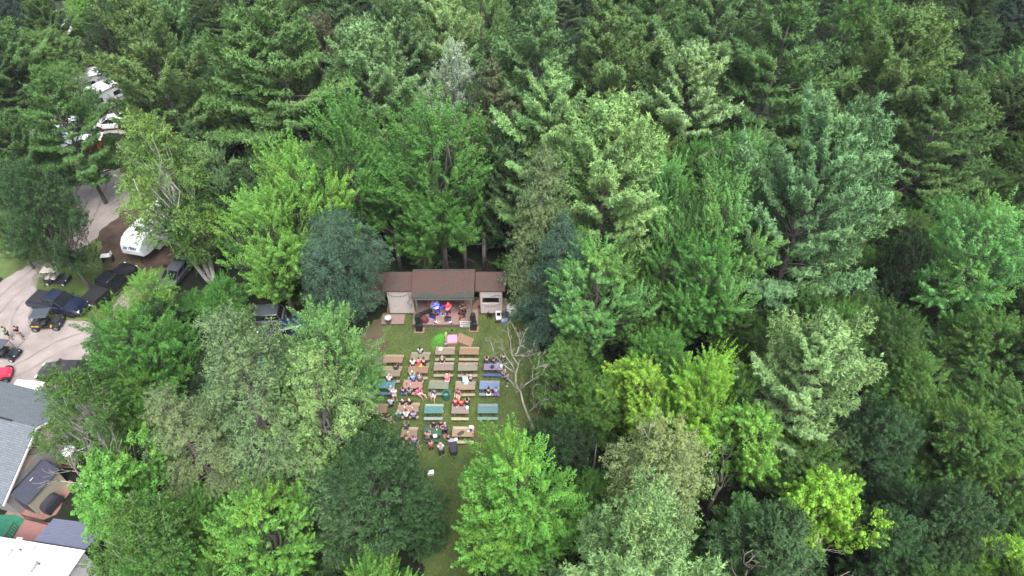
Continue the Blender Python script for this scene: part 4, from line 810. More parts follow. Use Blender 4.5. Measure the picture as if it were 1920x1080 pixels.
# ----- picnic tables
TAN = (.24, .18, .125); OR = (.25, .155, .095)
def make_table(L=1.86):
    t = thing('picnic_table', 'x', 'picnic table', (0, 0, 0))
    m = MB()
    for i in range(5): m.box((0, -.29 + i * .145, .74), (L, .137, .04))
    top = m.build('tabletop', M_WOOD, t)
    for s in (-1, 1):
        m = MB(); m.box((0, s * .68 - .07, .43), (L, .13, .04)); m.box((0, s * .68 + .07, .43), (L, .13, .04)); m.build('bench', M_WOOD, t)
    for s in (-1, 1):
        m = MB(); x = s * (L / 2 - .3); m.box((x, 0, .695), (.05, .68, .06)); m.box((x - s * .05, 0, .385), (.045, 1.5, .07)); m.box((x, .33, .35), (.045, .09, .78), (R_(28), 0, 0)); m.box((x, -.33, .35), (.045, .09, .78), (R_(-28), 0, 0)); m.build('leg_frame', M_WOOD, t)
    return t
protoT = make_table(); TABS = {}
def table(key, X_, Y_, w, col, label, bench=None, leg=None, rz=0):
    u, v = 640 + X_ / 4.8, 650 + Y_ / 4.8; p = W(u, v, .75); t = copy_tree(protoT) if TABS else protoT
    t.location = (p.x, p.y, 0); t['label'] = label; t['group'] = 'picnic tables in rows before the stage'; t.rotation_euler = (0, 0, rz + R_(random.uniform(-1.5, 1.5))); s = (w / 4.8) / pxm(p) / 1.86; t.scale = (s, 1, 1)
    for ch in t.children:
        c = col if ch.name.startswith('tabletop') else (bench or tuple(x * .92 + .015 for x in col)) if ch.name.startswith('bench') else (leg or tuple(x * .6 for x in col)); ch.color = (*[x * random.uniform(.60, .74) for x in c], 1)
    TABS[key] = (p.x, p.y, s * .93); return t
BW = (.34, .27, .19)
table('A1', 465, 115, 178, (.28, .19, .14), 'tan picnic table at the left end of the front row above the visitor in black', BW)
table('A2', 708, 92, 172, TAN, 'tan picnic table crowded by a white, a coral and a black shirt', BW)
table('A3', 933, 43, 174, TAN, 'tan picnic table nearest the pink lit counter', BW)
table('A4', 1150, 43, 176, OR, 'orange brown empty picnic table at the front right of the counter', BW)
table('B1', 445, 238, 170, TAN, 'tan picnic table with a white hooded visitor on its bench', BW)
table('B2', 692, 208, 180, OR, 'orange brown picnic table behind the mint green visitor', BW)
table('B3', 920, 185, 176, (.26, .195, .15), 'tan picnic table with a black T-shirt wearer at its far side', BW)
table('B4', 1137, 187, 176, (.25, .20, .17), 'greyish picnic table with bottles standing on it', BW)
table('B5', 1368, 182, 172, (.20, .17, .25), 'purplish picnic table with a blue bench at the right end', (.06, .09, .26), (.03, .04, .1))
table('C1', 398, 345, 172, (.09, .22, .27), 'teal painted picnic table at the left by the man in white', (.09, .20, .28), (.02, .06, .08))
table('C2', 642, 345, 178, (.32, .21, .15), 'tan picnic table with the hot pink visitor', BW)
table('C3', 875, 350, 180, (.20, .22, .16), 'grey-green picnic table beside the dog', (.24, .24, .18))
table('C4', 1115, 357, 180, (.28, .20, .17), 'pinkish tan picnic table with the blanket wrapped visitor', BW)
table('C5', 1333, 354, 182, (.13, .21, .36), 'blue picnic table below the right end of the rows', (.25, .26, .32))
table('D1', 330, 565, 160, (.28, .17, .12), 'brown picnic table at the left edge half under the trees', BW)
table('D2', 602, 556, 192, (.27, .19, .145), 'tan picnic table with three visitors in blue, white and lilac', BW)
table('D3', 830, 568, 168, (.09, .21, .19), 'green empty picnic table left of the red shirts', (.30, .34, .28), (.02, .05, .05))
table('D4', 1070, 570, 158, (.27, .20, .16), 'pale tan picnic table in front of the two red shirts', (.42, .36, .28))
table('D5', 1318, 567, 184, (.12, .20, .20), 'grey-green empty picnic table at the right end of the fourth row', (.18, .26, .25), (.02, .05, .05))
table('E1', 607, 780, 150, TAN, 'tan picnic table in the back row beside the dark tree', BW)
table('E2', 822, 765, 160, (.045, .11, .075), 'dark green picnic table surrounded by a standing group', (.04, .09, .06), (.02, .04, .03))
table('E3', 1095, 776, 196, (.32, .23, .17), 'tan picnic table with bags lying on it at the right of the back row', (.48, .42, .30))
table('F1', 120, 425, 150, (.14, .10, .07), 'dark brown picnic table hidden under the trees at the far left', (.14, .10, .07))
# objects on / near tables
def zz(X_, Y_, z=0): return W(640 + X_ / 4.8, 650 + Y_ / 4.8, z)
ZT = .762
def small(name, label, cat, X_, Y_, z, fn, group=None, rz=0):
    p = zz(X_, Y_, z); t = thing(name, label, cat, (p.x, p.y, z + .002), rz, group); fn(t); return t
def bag_fn(col, s=(.5, .28, .22)):
    def f(t): m = MB(); m.ell((0, 0, s[2] / 2), (s[0] / 2, s[1] / 2, s[2] / 2), 10, 7); m.ell((s[0] * .3, .04, s[2] * .45), (s[0] * .28, s[1] * .4, s[2] * .4), 8, 6); m.build('bag_body', M_CLOTH, t, col, smooth=True); m = MB(); m.tube([(-s[0] * .3, 0, s[2] * .8), (-s[0] * .1, 0, s[2] * 1.35), (s[0] * .15, 0, s[2] * 1.35), (s[0] * .3, 0, s[2] * .8)], .014, 5); m.build('strap', M_CLOTH, t, tuple(c * .6 for c in col))
    return f
def bottle_fn(col, h=.24):
    def f(t): m = MB(); m.tube([(0, 0, 0), (0, 0, h * .6), (0, 0, h * .8), (0, 0, h)], [.034, .034, .014, .014], 8); m.build('bottle_body', M_PLAST, t, col); m = MB(); m.cyl((0, 0, h + .008), .017, .016, 8); m.build('cap', M_PLAST, t, (.5, .5, .5))
    return f
small('backpack', 'black round backpack on the purplish picnic table', 'backpack', 1358, 190, ZT, bag_fn((.015, .015, .02), (.36, .34, .3)))
small('duffel_bag', 'dark grey bag lying on the tan table of the back row', 'bag', 1075, 785, ZT, bag_fn((.05, .045, .05), (.62, .3, .2)), rz=.5); small('tote_bag', 'white and pink patterned bag beside the dark grey bag', 'bag', 1140, 770, ZT, bag_fn((.5, .38, .42), (.3, .24, .26)))
small('handbag', 'black bag under the white lid on the tan back row table', 'bag', 1163, 760, ZT, bag_fn((.02, .02, .02), (.24, .2, .24)))
cooler(640 + 1170 / 4.8, 650 + 735 / 4.8, ZT, (.7, .7, .7), (.78, .78, .78), 'white cooler at the far right corner of the tan back row table', 0, .62)
cooler(640 + 845 / 4.8, 650 + 812 / 4.8, ZT, (.75, .75, .75), (.8, .8, .8), 'white box on the dark green table of the standing group', .3, .6, 'box')
cooler(808, 889, 0, (.72, .72, .72), (.78, .78, .78), 'white box lying alone on the grass near the dark tree', .1, .9, 'box')
def pail(col):
    def f(t): m = MB(); m.cyl((0, 0, .14), .11, .28, 14, .14); m.build('bucket', M_PLAST, t, col); m = MB(); m.tube([(-.13, 0, .27), (-.08, 0, .37), (.08, 0, .37), (.13, 0, .27)], .008, 4); m.build('handle', M_DKMETAL, t)
    return f
small('bucket', 'white bucket on the pale tan table by the red shirts', 'bucket', 1133, 560, ZT, pail((.72, .74, .74))); small('bucket', 'white and green pail on the purplish table', 'bucket', 1440, 185, ZT, pail((.5, .68, .62)))
for X_, Y_, c, w in ((1125, 172, (.6, .6, .6), 'white bottle at the middle of the greyish table'), (1210, 165, (.02, .05, .03), 'dark bottle at the right end of the greyish table'), (1345, 168, (.5, .45, .5), 'pale bottle on the purplish table'), (1040, 548, (.6, .55, .5), 'pale bottle in front of the red shirts'), (700, 555, (.02, .02, .02), 'dark bottle at the right of the table with the lilac shirt'), (590, 340, (.03, .03, .03), 'dark bottle on the table with the hot pink visitor'), (1185, 790, (.03, .03, .03), 'dark bottle at the right end of the back row table')):
    small('bottle', w, 'bottle', X_, Y_, ZT, bottle_fn(c))
def cup(t): m = MB(); m.cyl((0, 0, .06), .035, .12, 10, .045); m.build('cup_body', M_PLAST, t, (.7, .7, .68)); m = MB(); m.cyl((0, 0, .123), .046, .008, 10); m.build('lid', M_PLAST, t, (.8, .8, .8))
for X_, Y_, w in ((625, 345, 'tan table with the hot pink visitor'), (570, 548, 'tan table with the three visitors in blue, white and lilac'), (640, 552, 'same tan table nearer the lilac shirt'), (600, 772, 'tan back row table beside the dark tree'), (860, 752, 'dark green table of the standing group'), (900, 30, 'tan table nearest the pink lit counter')): small('paper_cup', 'white cup on the ' + w, 'cup', X_, Y_, ZT, cup)
def towel(t): m = MB(); m.add([(-.3, -.2, .02), (.25, -.28, .06), (.34, .1, .16), (0, .26, .24), (-.3, .18, .12), (0, 0, .3)], [(0, 1, 5), (1, 2, 5), (2, 3, 5), (3, 4, 5), (4, 0, 5), (0, 4, 3, 2, 1)]); m.build('cloth_body', M_CLOTH, t, (.75, .38, .02), smooth=True); m = MB(); m.tube([(.1, .1, .22), (.25, .25, .3), (.35, .2, .2)], .01, 4); m.build('drawstring', M_CLOTH, t, (.4, .2, .02))
small('bag', 'bright yellow-orange bag on the ground behind the coral shirt', 'bag', 718, 178, .35, towel)
small('hat', 'white sun hat on the table nearest the pink lit counter', 'hat', 893, 22, ZT, lambda t: (MB().cyl((0, 0, .015), .17, .02, 16).build('brim', M_CLOTH, t, (.75, .75, .72)), MB().ell((0, 0, .07), (.1, .1, .09), 12, 6).build('hat_crown', M_CLOTH, t, (.75, .75, .72), smooth=True)))
# barrel bin
p = zz(947, 478); t = thing('waste_barrel', 'open teal green waste barrel on the grass in the middle of the rows', 'barrel', (p.x, p.y + .1, 0)); m = MB()
n = 20; rg = [[(r * math.cos(2 * math.pi * k / n), r * math.sin(2 * math.pi * k / n), z) for k in range(n)] for r, z in ((.27, 0), (.30, .1), (.305, .3), (.32, .32), (.305, .34), (.305, .58), (.32, .6), (.305, .62), (.30, .88), (.27, .88), (.27, .06))]
m.loft(rg); m.build('drum', mat('teal_plastic', (.010, .10, .095), .5, noise=.15), t, smooth=False); m = MB(); m.tube([(.3 * math.cos(2 * math.pi * k / n), .3 * math.sin(2 * math.pi * k / n), .885) for k in range(n + 1)], .02, 5); m.build('rim', mat('teal_rim', (.03, .24, .2), .5), t)
# fire pit / logs
p = W(712, 678, 0); t = thing('log_pile', 'few split logs stacked by the trees left of the front tables', 'logs', (p.x, p.y, 0), .6)
for i in range(5): mm = MB(); mm.cyl((0, (i % 3) * .22 - .2, .1 + .18 * (i // 3)), .1, .9, 8, axis='X'); mm.build('log', M_OLDWOOD, t)
# blue tarp & chairs hidden left
chair(496, 686, .4, (.03, .35, .42), 'turquoise lawn chair seen through the larch tips'); chair(658, 733, 2.8, (.45, .10, .03), 'orange lawn chair under the trees at the far left'); chair(634, 744, 1.5, (.45, .06, .03), 'red lawn chair under the pale aspen')
chair(640 + 535 / 4.8, 650 + 425 / 4.8, R_(180), (.03, .1, .4), 'blue folding chair behind the navy shirt') if False else None
# wagon / stroller cart
p = zz(1008, 1000); t = thing('stroller', 'black stroller wagon with grey tray and white cooler lid behind the standing group', 'stroller', (p.x, p.y + .55, 0), R_(8))
m = MB(); m.loft([[(-.28, -.5, .35), (.28, -.5, .35), (.2, -.5, .75), (-.2, -.5, .75)], [(-.33, 0, .3), (.33, 0, .3), (.3, 0, .9), (-.3, 0, .9)], [(-.3, .4, .4), (.3, .4, .4), (.28, .4, .95), (-.28, .4, .95)]]); m.build('seat_tub', M_CLOTH, t, (.02, .022, .03), bevel=.03)
m = MB(); m.box((-.1, .5, .98), (.5, .3, .05)); m.build('tray', M_PLAST, t, (.25, .27, .3)); m = MB(); m.box((.28, .52, 1.0), (.24, .26, .1)); m.build('lunch_box', M_PLAST, t, (.75, .75, .75), bevel=.02)
m = MB(); m.tube([(-.3, .4, .5), (-.3, .75, 1.05), (.3, .75, 1.05), (.3, .4, .5)], .018, 6); m.build('push_handle', M_DKMETAL, t)
for a, b, r in ((-.3, .4, .17), (.3, .4, .17), (0, -.6, .15)): mm = MB(); mm.cyl((a, b, r), r, .06, 16, axis='X'); w_ = mm.build('wheel', M_TYRE, t); mm = MB(); mm.cyl((a, b, r), r * .5, .065, 12, axis='X'); mm.build('rim', M_RIM, w_)
# ======================= HOUSE, SHED, MOBILE HOME (lower left) =======================
M_GREYSH = shingles('grey_blue_shingles', (.115, .13, .15), (.09, .105, .12)); M_GREYSH2 = shingles('dark_blue_shingles', (.035, .040, .062), (.028, .032, .05))
M_TAN = mat('tan_stucco', (.33, .27, .22), .8, noise=.08, scale=2); M_BRICKS = siding('grey_lap_siding', (.24, .22, .225), .16, 'Z')
P = W(60, 799, 5.2); hz = R_(-15)
t = thing('house', 'house with grey shingle roof and tan gable at the left edge', 'house', (P.x, P.y, 0), hz)
hw, hf, L = 4.7, 3.5, 13; pit = .52; ze = 5.2 - pit * (hw + .4); zf = 5.2 - pit * (hf + .4); wn_, wf_ = 5.06 - pit * hw, 5.06 - pit * hf
def plane(name, pts, m_, par, th=.12): return MB().slab(pts, th).build(name, m_, par)
plane('roof', [(.3, 0, 5.2), (-L, 0, 5.2), (-L, hf + .4, zf), (.3, hf + .4, zf)], M_GREYSH, t); plane('roof', [(.3, -hw - .4, ze), (-L, -hw - .4, ze), (-L, 0, 5.196), (.3, 0, 5.196)], M_GREYSH, t)
m = MB(); m.prism_x([(-hw, wn_ + .0), (hf, wf_), (0, 5.04)], -.12, 0); m.build('gable_wall', M_TAN, t); m = MB(); m.prism_x([(-hw, 0), (hf, 0), (hf, wf_ - .003), (-hw, wn_ - .003)], -L + .3, .03); m.build('wall', M_BRICKS, t)
m = MB(); m.slab([(.26, 0, 5.09), (.36, 0, 5.09), (.36, hf + .42, zf - .1), (.26, hf + .42, zf - .1)], .18); m.slab([(.26, -hw - .42, ze - .1), (.36, -hw - .42, ze - .1), (.36, 0, 5.088), (.26, 0, 5.088)], .18); m.build('rake_trim', M_WHITE, t)
m = MB(); m.box((-L / 2 - .8, 0, 5.23), (L - 2, .14, .05)); m.build('ridge_vent', M_BLACK, t)
# wagon wheel
wt = thing('wagon_wheel', 'old brown wagon wheel hung on the tan gable', 'wagon wheel', t.matrix_world @ Vector((0, 0, 0)) if False else (0, 0, 0))
hm = Matrix.Translation((P.x, P.y, 0)) @ Matrix.Rotation(hz, 4, 'Z'); q = hm @ Vector((.08, -.9, 3.75)); wt.location = q; wt.rotation_euler = (0, 0, hz)
m = MB(); m.tube([(0, .62 * math.cos(2 * math.pi * k / 24), .62 * math.sin(2 * math.pi * k / 24)) for k in range(25)], .035, 6); m.build('rim', M_OLDWOOD, wt); m = MB(); m.cyl((0, 0, 0), .11, .14, 12, axis='X'); m.build('hub', M_DKMETAL, wt)
for k in range(12): mm = MB(); a = 2 * math.pi * k / 12; mm.tube([(0, .09 * math.cos(a), .09 * math.sin(a)), (0, .6 * math.cos(a), .6 * math.sin(a))], .02, 5); mm.build('spoke', M_OLDWOOD, wt)
def hp(x, y, z=0): return hm @ Vector((x, y, z))
# white mat (pale slab) behind house
q = W(75, 748, 0); t = thing('shelter', 'white flat roof of a small cart shelter behind the house', 'shelter', (q.x, q.y, 0), R_(-6)); m = MB(); m.box((0, 0, 2.0), (2.6, .9, .08)); m.build('roof', M_WHITE, t)
for a in (-1.2, 1.2):
    for b in (-.38, .38): mm = MB(); mm.box((a, b, .98), (.06, .06, 1.96)); mm.build('post', M_DKMETAL, t)
# shed
a_ = W(76, 959); b_ = W(128, 902); c_ = W(35, 952); ax = (b_ - a_); sl = ax.length + .1; sw = (c_ - a_).length + .15; rz = math.atan2(ax.y, ax.x) - R_(90); mid = a_ + ax * .5 + (c_ - a_) * .5
t = thing('tool_shed', 'small beige tool shed with dark blue roof and roller door', 'shed', (mid.x, mid.y, 0), rz); hwx = sw / 2; hly = sl / 2; he, hr = 1.95, 2.6
M_BEIGE = mat('beige_vinyl', (.30, .28, .22), .7, noise=.06)
m = MB(); m.prism_y([(-hwx, 0), (hwx, 0), (hwx, he), (0, hr - .05), (-hwx, he)], -hly, hly); m.build('wall', M_BEIGE, t)
plane('roof', [(0, -hly - .15, hr), (0, hly + .15, hr), (-hwx - .15, hly + .15, he - .08), (-hwx - .15, -hly - .15, he - .08)], M_GREYSH2, t, .07); plane('roof', [(0.002, hly + .15, hr), (0.002, -hly - .15, hr), (hwx + .15, -hly - .15, he - .08), (hwx + .15, hly + .15, he - .08)], M_GREYSH2, t, .07)
m = MB(); m.box((0, -hly - .02, .85), (sw * .72, .04, 1.65)); d = m.build('roller_door', mat('black_door', (.035, .036, .042), .5, noise=.2, scale=3), t); m = MB(); m.box((0, -hly - .05, .5), (.2, .03, .05)); m.build('handle', M_CHROME, d)
m = MB(); m.box((.4, .0, 2.56), (.05, .3, .02)); m.build('roof_leaf_guard', M_WHITE, t)
# covered grill
q = W(103, 950); t = thing('covered_grill', 'barbecue grill under a black cover beside the tool shed', 'grill', (q.x, q.y, 0), rz + R_(90)); m = MB(); m.loft([[(-.75, -.35, .15), (.75, -.35, .15), (.75, .35, .15), (-.75, .35, .15)], [(-.72, -.34, .85), (.72, -.34, .85), (.72, .34, .85), (-.72, .34, .85)], [(-.5, -.25, 1.12), (.42, -.25, 1.12), (.42, .25, 1.15), (-.5, .25, 1.15)]]); m.build('cover', M_CLOTH, t, (.018, .018, .026), bevel=.05)
for a in (-.6, .6): mm = MB(); mm.cyl((a, -.28, .1), .1, .06, 12, axis='Y'); mm.build('wheel', M_TYRE, t)
# yard items behind shed
q = W(138, 858); t = thing('round_table', 'white octagonal table top on a round stand behind the tool shed', 'table', (q.x, q.y, 0)); m = MB(); m.cyl((0, 0, .98), .52, .06, 8); m.cyl((0, 0, 1.05), .3, .1, 8, .12); m.build('table_top', M_WHITE, t); m = MB(); m.cyl((0, 0, .47), .3, .94, 12, .34); m.build('pedestal', M_OLDWOOD, t)
q = W(118, 848); t = thing('garden_chair', 'dark red wooden garden chair by the grey siding of the house', 'chair', (q.x, q.y, 0), R_(200)); RD = (.13, .03, .02)
m = MB(); m.box((0, 0, .4), (.55, .5, .05)); m.build('seat', M_PLAST, t, RD); m = MB(); [m.box((-.22 + i * .11, .3, .8), (.08, .03, .8), (R_(-15), 0, 0)) for i in range(5)]; m.build('backrest', M_PLAST, t, RD)
for a in (-.25, .25):
    for b in (-.22, .22): mm = MB(); mm.box((a, b, .19), (.06, .06, .38)); mm.build('leg', M_PLAST, t, RD)
q = W(100, 862); t = thing('trash_can', 'silver grey can with dark lid beside the red garden chair', 'trash can', (q.x, q.y, 0)); m = MB(); m.cyl((0, 0, .35), .25, .7, 16, .29); m.build('drum', M_PLAST, t, (.25, .28, .3)); m = MB(); m.ell((0, 0, .7), (.3, .3, .12), 14, 6); m.build('lid', M_PLAST, t, (.45, .47, .48))
q = W(80, 868); t = thing('fire_ring', 'dark round metal fire ring leaning near the shed roof', 'fire ring', (q.x, q.y, 0)); m = MB(); m.tube([(.5 * math.cos(k * .524), .5 * math.sin(k * .524), .25) for k in range(13)], .05, 6); m.build('ring', M_DKMETAL, t); m = MB(); m.cyl((0, 0, .12), .42, .2, 14); m.build('ash_bed', M_CONC, t)
q = W(120, 878); t = thing('wooden_railing', 'short wooden railing and plant stand behind the tool shed', 'railing', (q.x, q.y, 0), R_(-5)); m = MB(); m.box((0, 0, .85), (1.7, .06, .06)); m.box((0, 0, .2), (1.7, .05, .05)); m.build('rail', M_RAWWOOD, t)
for i in range(8): mm = MB(); mm.box((-.8 + i * .23, 0, .5), (.04, .04, .66)); mm.build('baluster', M_RAWWOOD, t)
# deck with railings, green carpet, carport, mobile home
tag(MB().slab([W(-60, 965, .05), W(30, 965, .05), W(58, 980, .05), W(52, 1008, .05), W(-60, 1020, .05)][::-1], .04).build('artificial_turf', mat('green_carpet', (.012, .11, .065), .95, noise=.25, scale=3), None), 'bright green outdoor carpet at the left edge', 'carpet')
q = W(52, 1008, .5); t = thing('porch_deck', 'reddish wooden porch deck with dark railings', 'deck', (q.x, q.y, 0), R_(-8)); m = MB(); m.box((0, 0, .45), (2.2, 2.6, .1)); m.build('floor', siding('red_deck_boards', (.20, .095, .085), .14, 'Y'), t)
def rail(x0, y0, x1, y1):
    m = MB(); a = Vector((x0, y0, 1.35)); b = Vector((x1, y1, 1.35)); m.tube([a, b], .045, 4); m.tube([a - Vector((0, 0, .75)), b - Vector((0, 0, .75))], .03, 4); n = int((b - a).length / .17)
    for i in range(n + 1): p_ = a.lerp(b, i / n); m.tube([p_ - Vector((0, 0, .82)), p_], .022, 4)
    m.build('railing', mat('dark_stain', (.05, .028, .022), .8, noise=.2), t)
rail(-.9, 1.25, .95, 1.1); rail(-1.1, 0.6, -1.0, -.9)
cp_ = [W(101, 972, 2.5), W(204, 985, 2.5), W(160, 1030, 2.6), W(63, 1014, 2.6)]
o = thing('metal_carport', 'dark blue-grey ribbed metal carport roof beside the mobile home', 'carport', (cp_[0].x, cp_[0].y, 0)); rel = [p_ - Vector((cp_[0].x, cp_[0].y, 0)) for p_ in cp_]
m = MB(); m.slab(rel[::-1], .06)
m.build('roof', siding('ribbed_metal', (.085, .095, .14), .3, 'Y', .45), o)
rb = MB()
for i in range(12): k = (i + .5) / 12; rb.tube([rel[0].lerp(rel[3], k) + Vector((0, 0, .02)), rel[1].lerp(rel[2], k) + Vector((0, 0, .02))], .03, 4)
rb.build('ribs', mat('rib_metal', (.10, .11, .16), .45), o)
for r_ in rel: mm = MB(); mm.box((r_.x * .96, r_.y * .96, 1.2), (.1, .1, 2.4)); mm.build('post', M_DKMETAL, o)
q0 = W(0, 1005, 3.2); q1 = W(158, 1030, 3.2); ex = (q1 - q0); mrz = math.atan2(ex.y, ex.x)
t = thing('mobile_home', 'white roofed mobile home cut by the lower left corner', 'mobile home', (q1.x, q1.y, 0), mrz)
m = MB(); m.slab([(-14, -4.2, 3.05), (0, -4.2, 3.05), (.0, -2.1, 3.25), (-14, -2.1, 3.25)], .1); m.slab([(-14, -2.1, 3.248), (0, -2.1, 3.248), (0, 0, 3.05), (-14, 0, 3.05)], .1); m.build('roof', mat('white_membrane', (.48, .48, .48), .5, noise=.06, scale=1), t)
m = MB(); m.box((-7, -2.1, 1.55), (13.7, 4.0, 2.85)); m.build('wall', siding('mobile_siding', (.5, .5, .5), .2, 'Z'), t)
for (x, y, sx_, sy_, h) in ((-5.2, -1.0, .7, .5, .16), (-3.0, -1.7, 1.0, .7, .28), (-3.9, -.45, .8, .35, .08), (-5.0, -.2, .45, .7, .03)): mm = MB(); mm.box((x, y, 3.2 + h / 2 - abs(y + 2.1) * .09 + .06), (sx_, sy_, h)); mm.build('roof_vent', mat('vent_white', (.33, .34, .36), .5, noise=.05), t, bevel=.03 if h > .1 else 0)
for (x, y) in ((-2.4, -1.4), (-4.3, -.7), (-4.8, -2.8)): mm = MB(); mm.cyl((x, y, 3.28), .06, .2, 10); mm.build('vent_pipe', M_OLDWOOD, t)
m = MB(); m.box((-7, -4.26, 2.95), (14, .1, .14)); m.build('gutter', M_DKMETAL, t)
q = W(10, 1085, 2.4); t = thing('awning', 'grey and white awning below the mobile home at the corner', 'awning', (q.x, q.y - 1, 0), mrz); m = MB(); m.box((0, 0, 2.3), (5, 1.6, .08)); m.build('awning_sheet', mat('awning_grey', (.35, .37, .4), .6, noise=.1), t)
for a in (-2.3, 2.3): mm = MB(); mm.box((a, -.7, 1.13), (.06, .06, 2.26)); mm.build('post', M_DKMETAL, t)
# small pale tent roof and bucket
q = W(205, 975, 0); t = thing('tent', 'small pale grey pitched tent roof half under the lime tree', 'tent', (q.x, q.y + .6, 0), R_(25)); m = MB(); m.add([(-1.1, -1, 1.9), (1.1, -1, 1.9), (1.1, 1, 1.9), (-1.1, 1, 1.9), (0, -1, 2.6), (0, 1, 2.6)], [(0, 4, 5, 3), (1, 2, 5, 4), (0, 1, 4), (2, 3, 5)]); m.build('tent_roof', mat('pale_tarp', (.5, .51, .53), .6, noise=.1), t)
for a in (-1.05, 1.05):
    for b in (-.95, .95): mm = MB(); mm.tube([(a, b, 0), (a, b, 1.9)], .03, 6); mm.build('pole', M_DKMETAL, t)
q = W(181, 940, 0); t = thing('lantern_post', 'post with a round white cap standing in the lime tree', 'post', (q.x, q.y, 0)); m = MB(); m.tube([(0, 0, 0), (0, 0, 2.6)], .05, 8); m.build('pole', M_DKMETAL, t); m = MB(); m.cyl((0, 0, 2.7), .26, .22, 14, .2); m.build('cap', M_WHITE, t)
# utility boxes / signs near lot
q = W(205, 490, 0); t = thing('utility_table', 'white topped folding table under the trees near the camper', 'table', (q.x, q.y, 0), R_(10)); m = MB(); m.box((0, 0, .85), (1.1, .6, .05)); m.build('table_top', M_WHITE, t); m = MB(); m.box((.5, 0, 1.0), (.06, .6, .35)); m.build('side_panel', M_WHITE, t)
for a in (-.5, .5): mm = MB(); mm.box((a, 0, .41), (.05, .5, .82)); mm.build('leg', M_DKMETAL, t)
q = W(203, 628, 0); t = thing('flat_trailer_cover', 'grey flat roof of a small trailer beside the orange tinged maple', 'trailer', (q.x, q.y, 0), R_(35)); m = MB(); m.box((0, 0, .8), (1.7, 1.1, .6)); m.build('trailer_body', M_PAINT, t, (.06, .065, .075), bevel=.03); m = MB(); m.box((0, 0, 1.13), (1.8, 1.2, .06)); m.build('roof', M_PLAST, t, (.12, .13, .135))
for a in (-.8, .8): mm = MB(); mm.cyl((.0, a * .8, .3), .28, .16, 14, axis='Y'); mm.build('wheel', M_TYRE, t)
# cabin behind the top right trees
q = W(1232, 232, 0); t = thing('cabin', 'cabin with blue-grey gabled roof and white trim glimpsed between pines', 'cabin', (q.x, q.y, 0), R_(20)); m = MB(); m.prism_y([(-3, 0), (3, 0), (3, 3), (0, 5), (-3, 3)], -3.5, 3.5); m.build('wall', M_WHITE, t)
plane('roof', [(0, -4, 5.2), (0, 4, 5.2), (-3.4, 4, 2.9), (-3.4, -4, 2.9)], M_GREYSH2, t, .1); plane('roof', [(.003, 4, 5.2), (.003, -4, 5.2), (3.4, -4, 2.9), (3.4, 4, 2.9)], M_GREYSH2, t, .1)
m = MB(); m.slab([(0, -4.1, 5.25), (0, -4.02, 5.25), (-3.4, -4.02, 2.95), (-3.4, -4.1, 2.95)], .25); m.slab([(0.003, -4.02, 5.25), (0.003, -4.1, 5.25), (3.4, -4.1, 2.95), (3.4, -4.02, 2.95)], .25); m.build('rake_trim', M_WHITE, t)
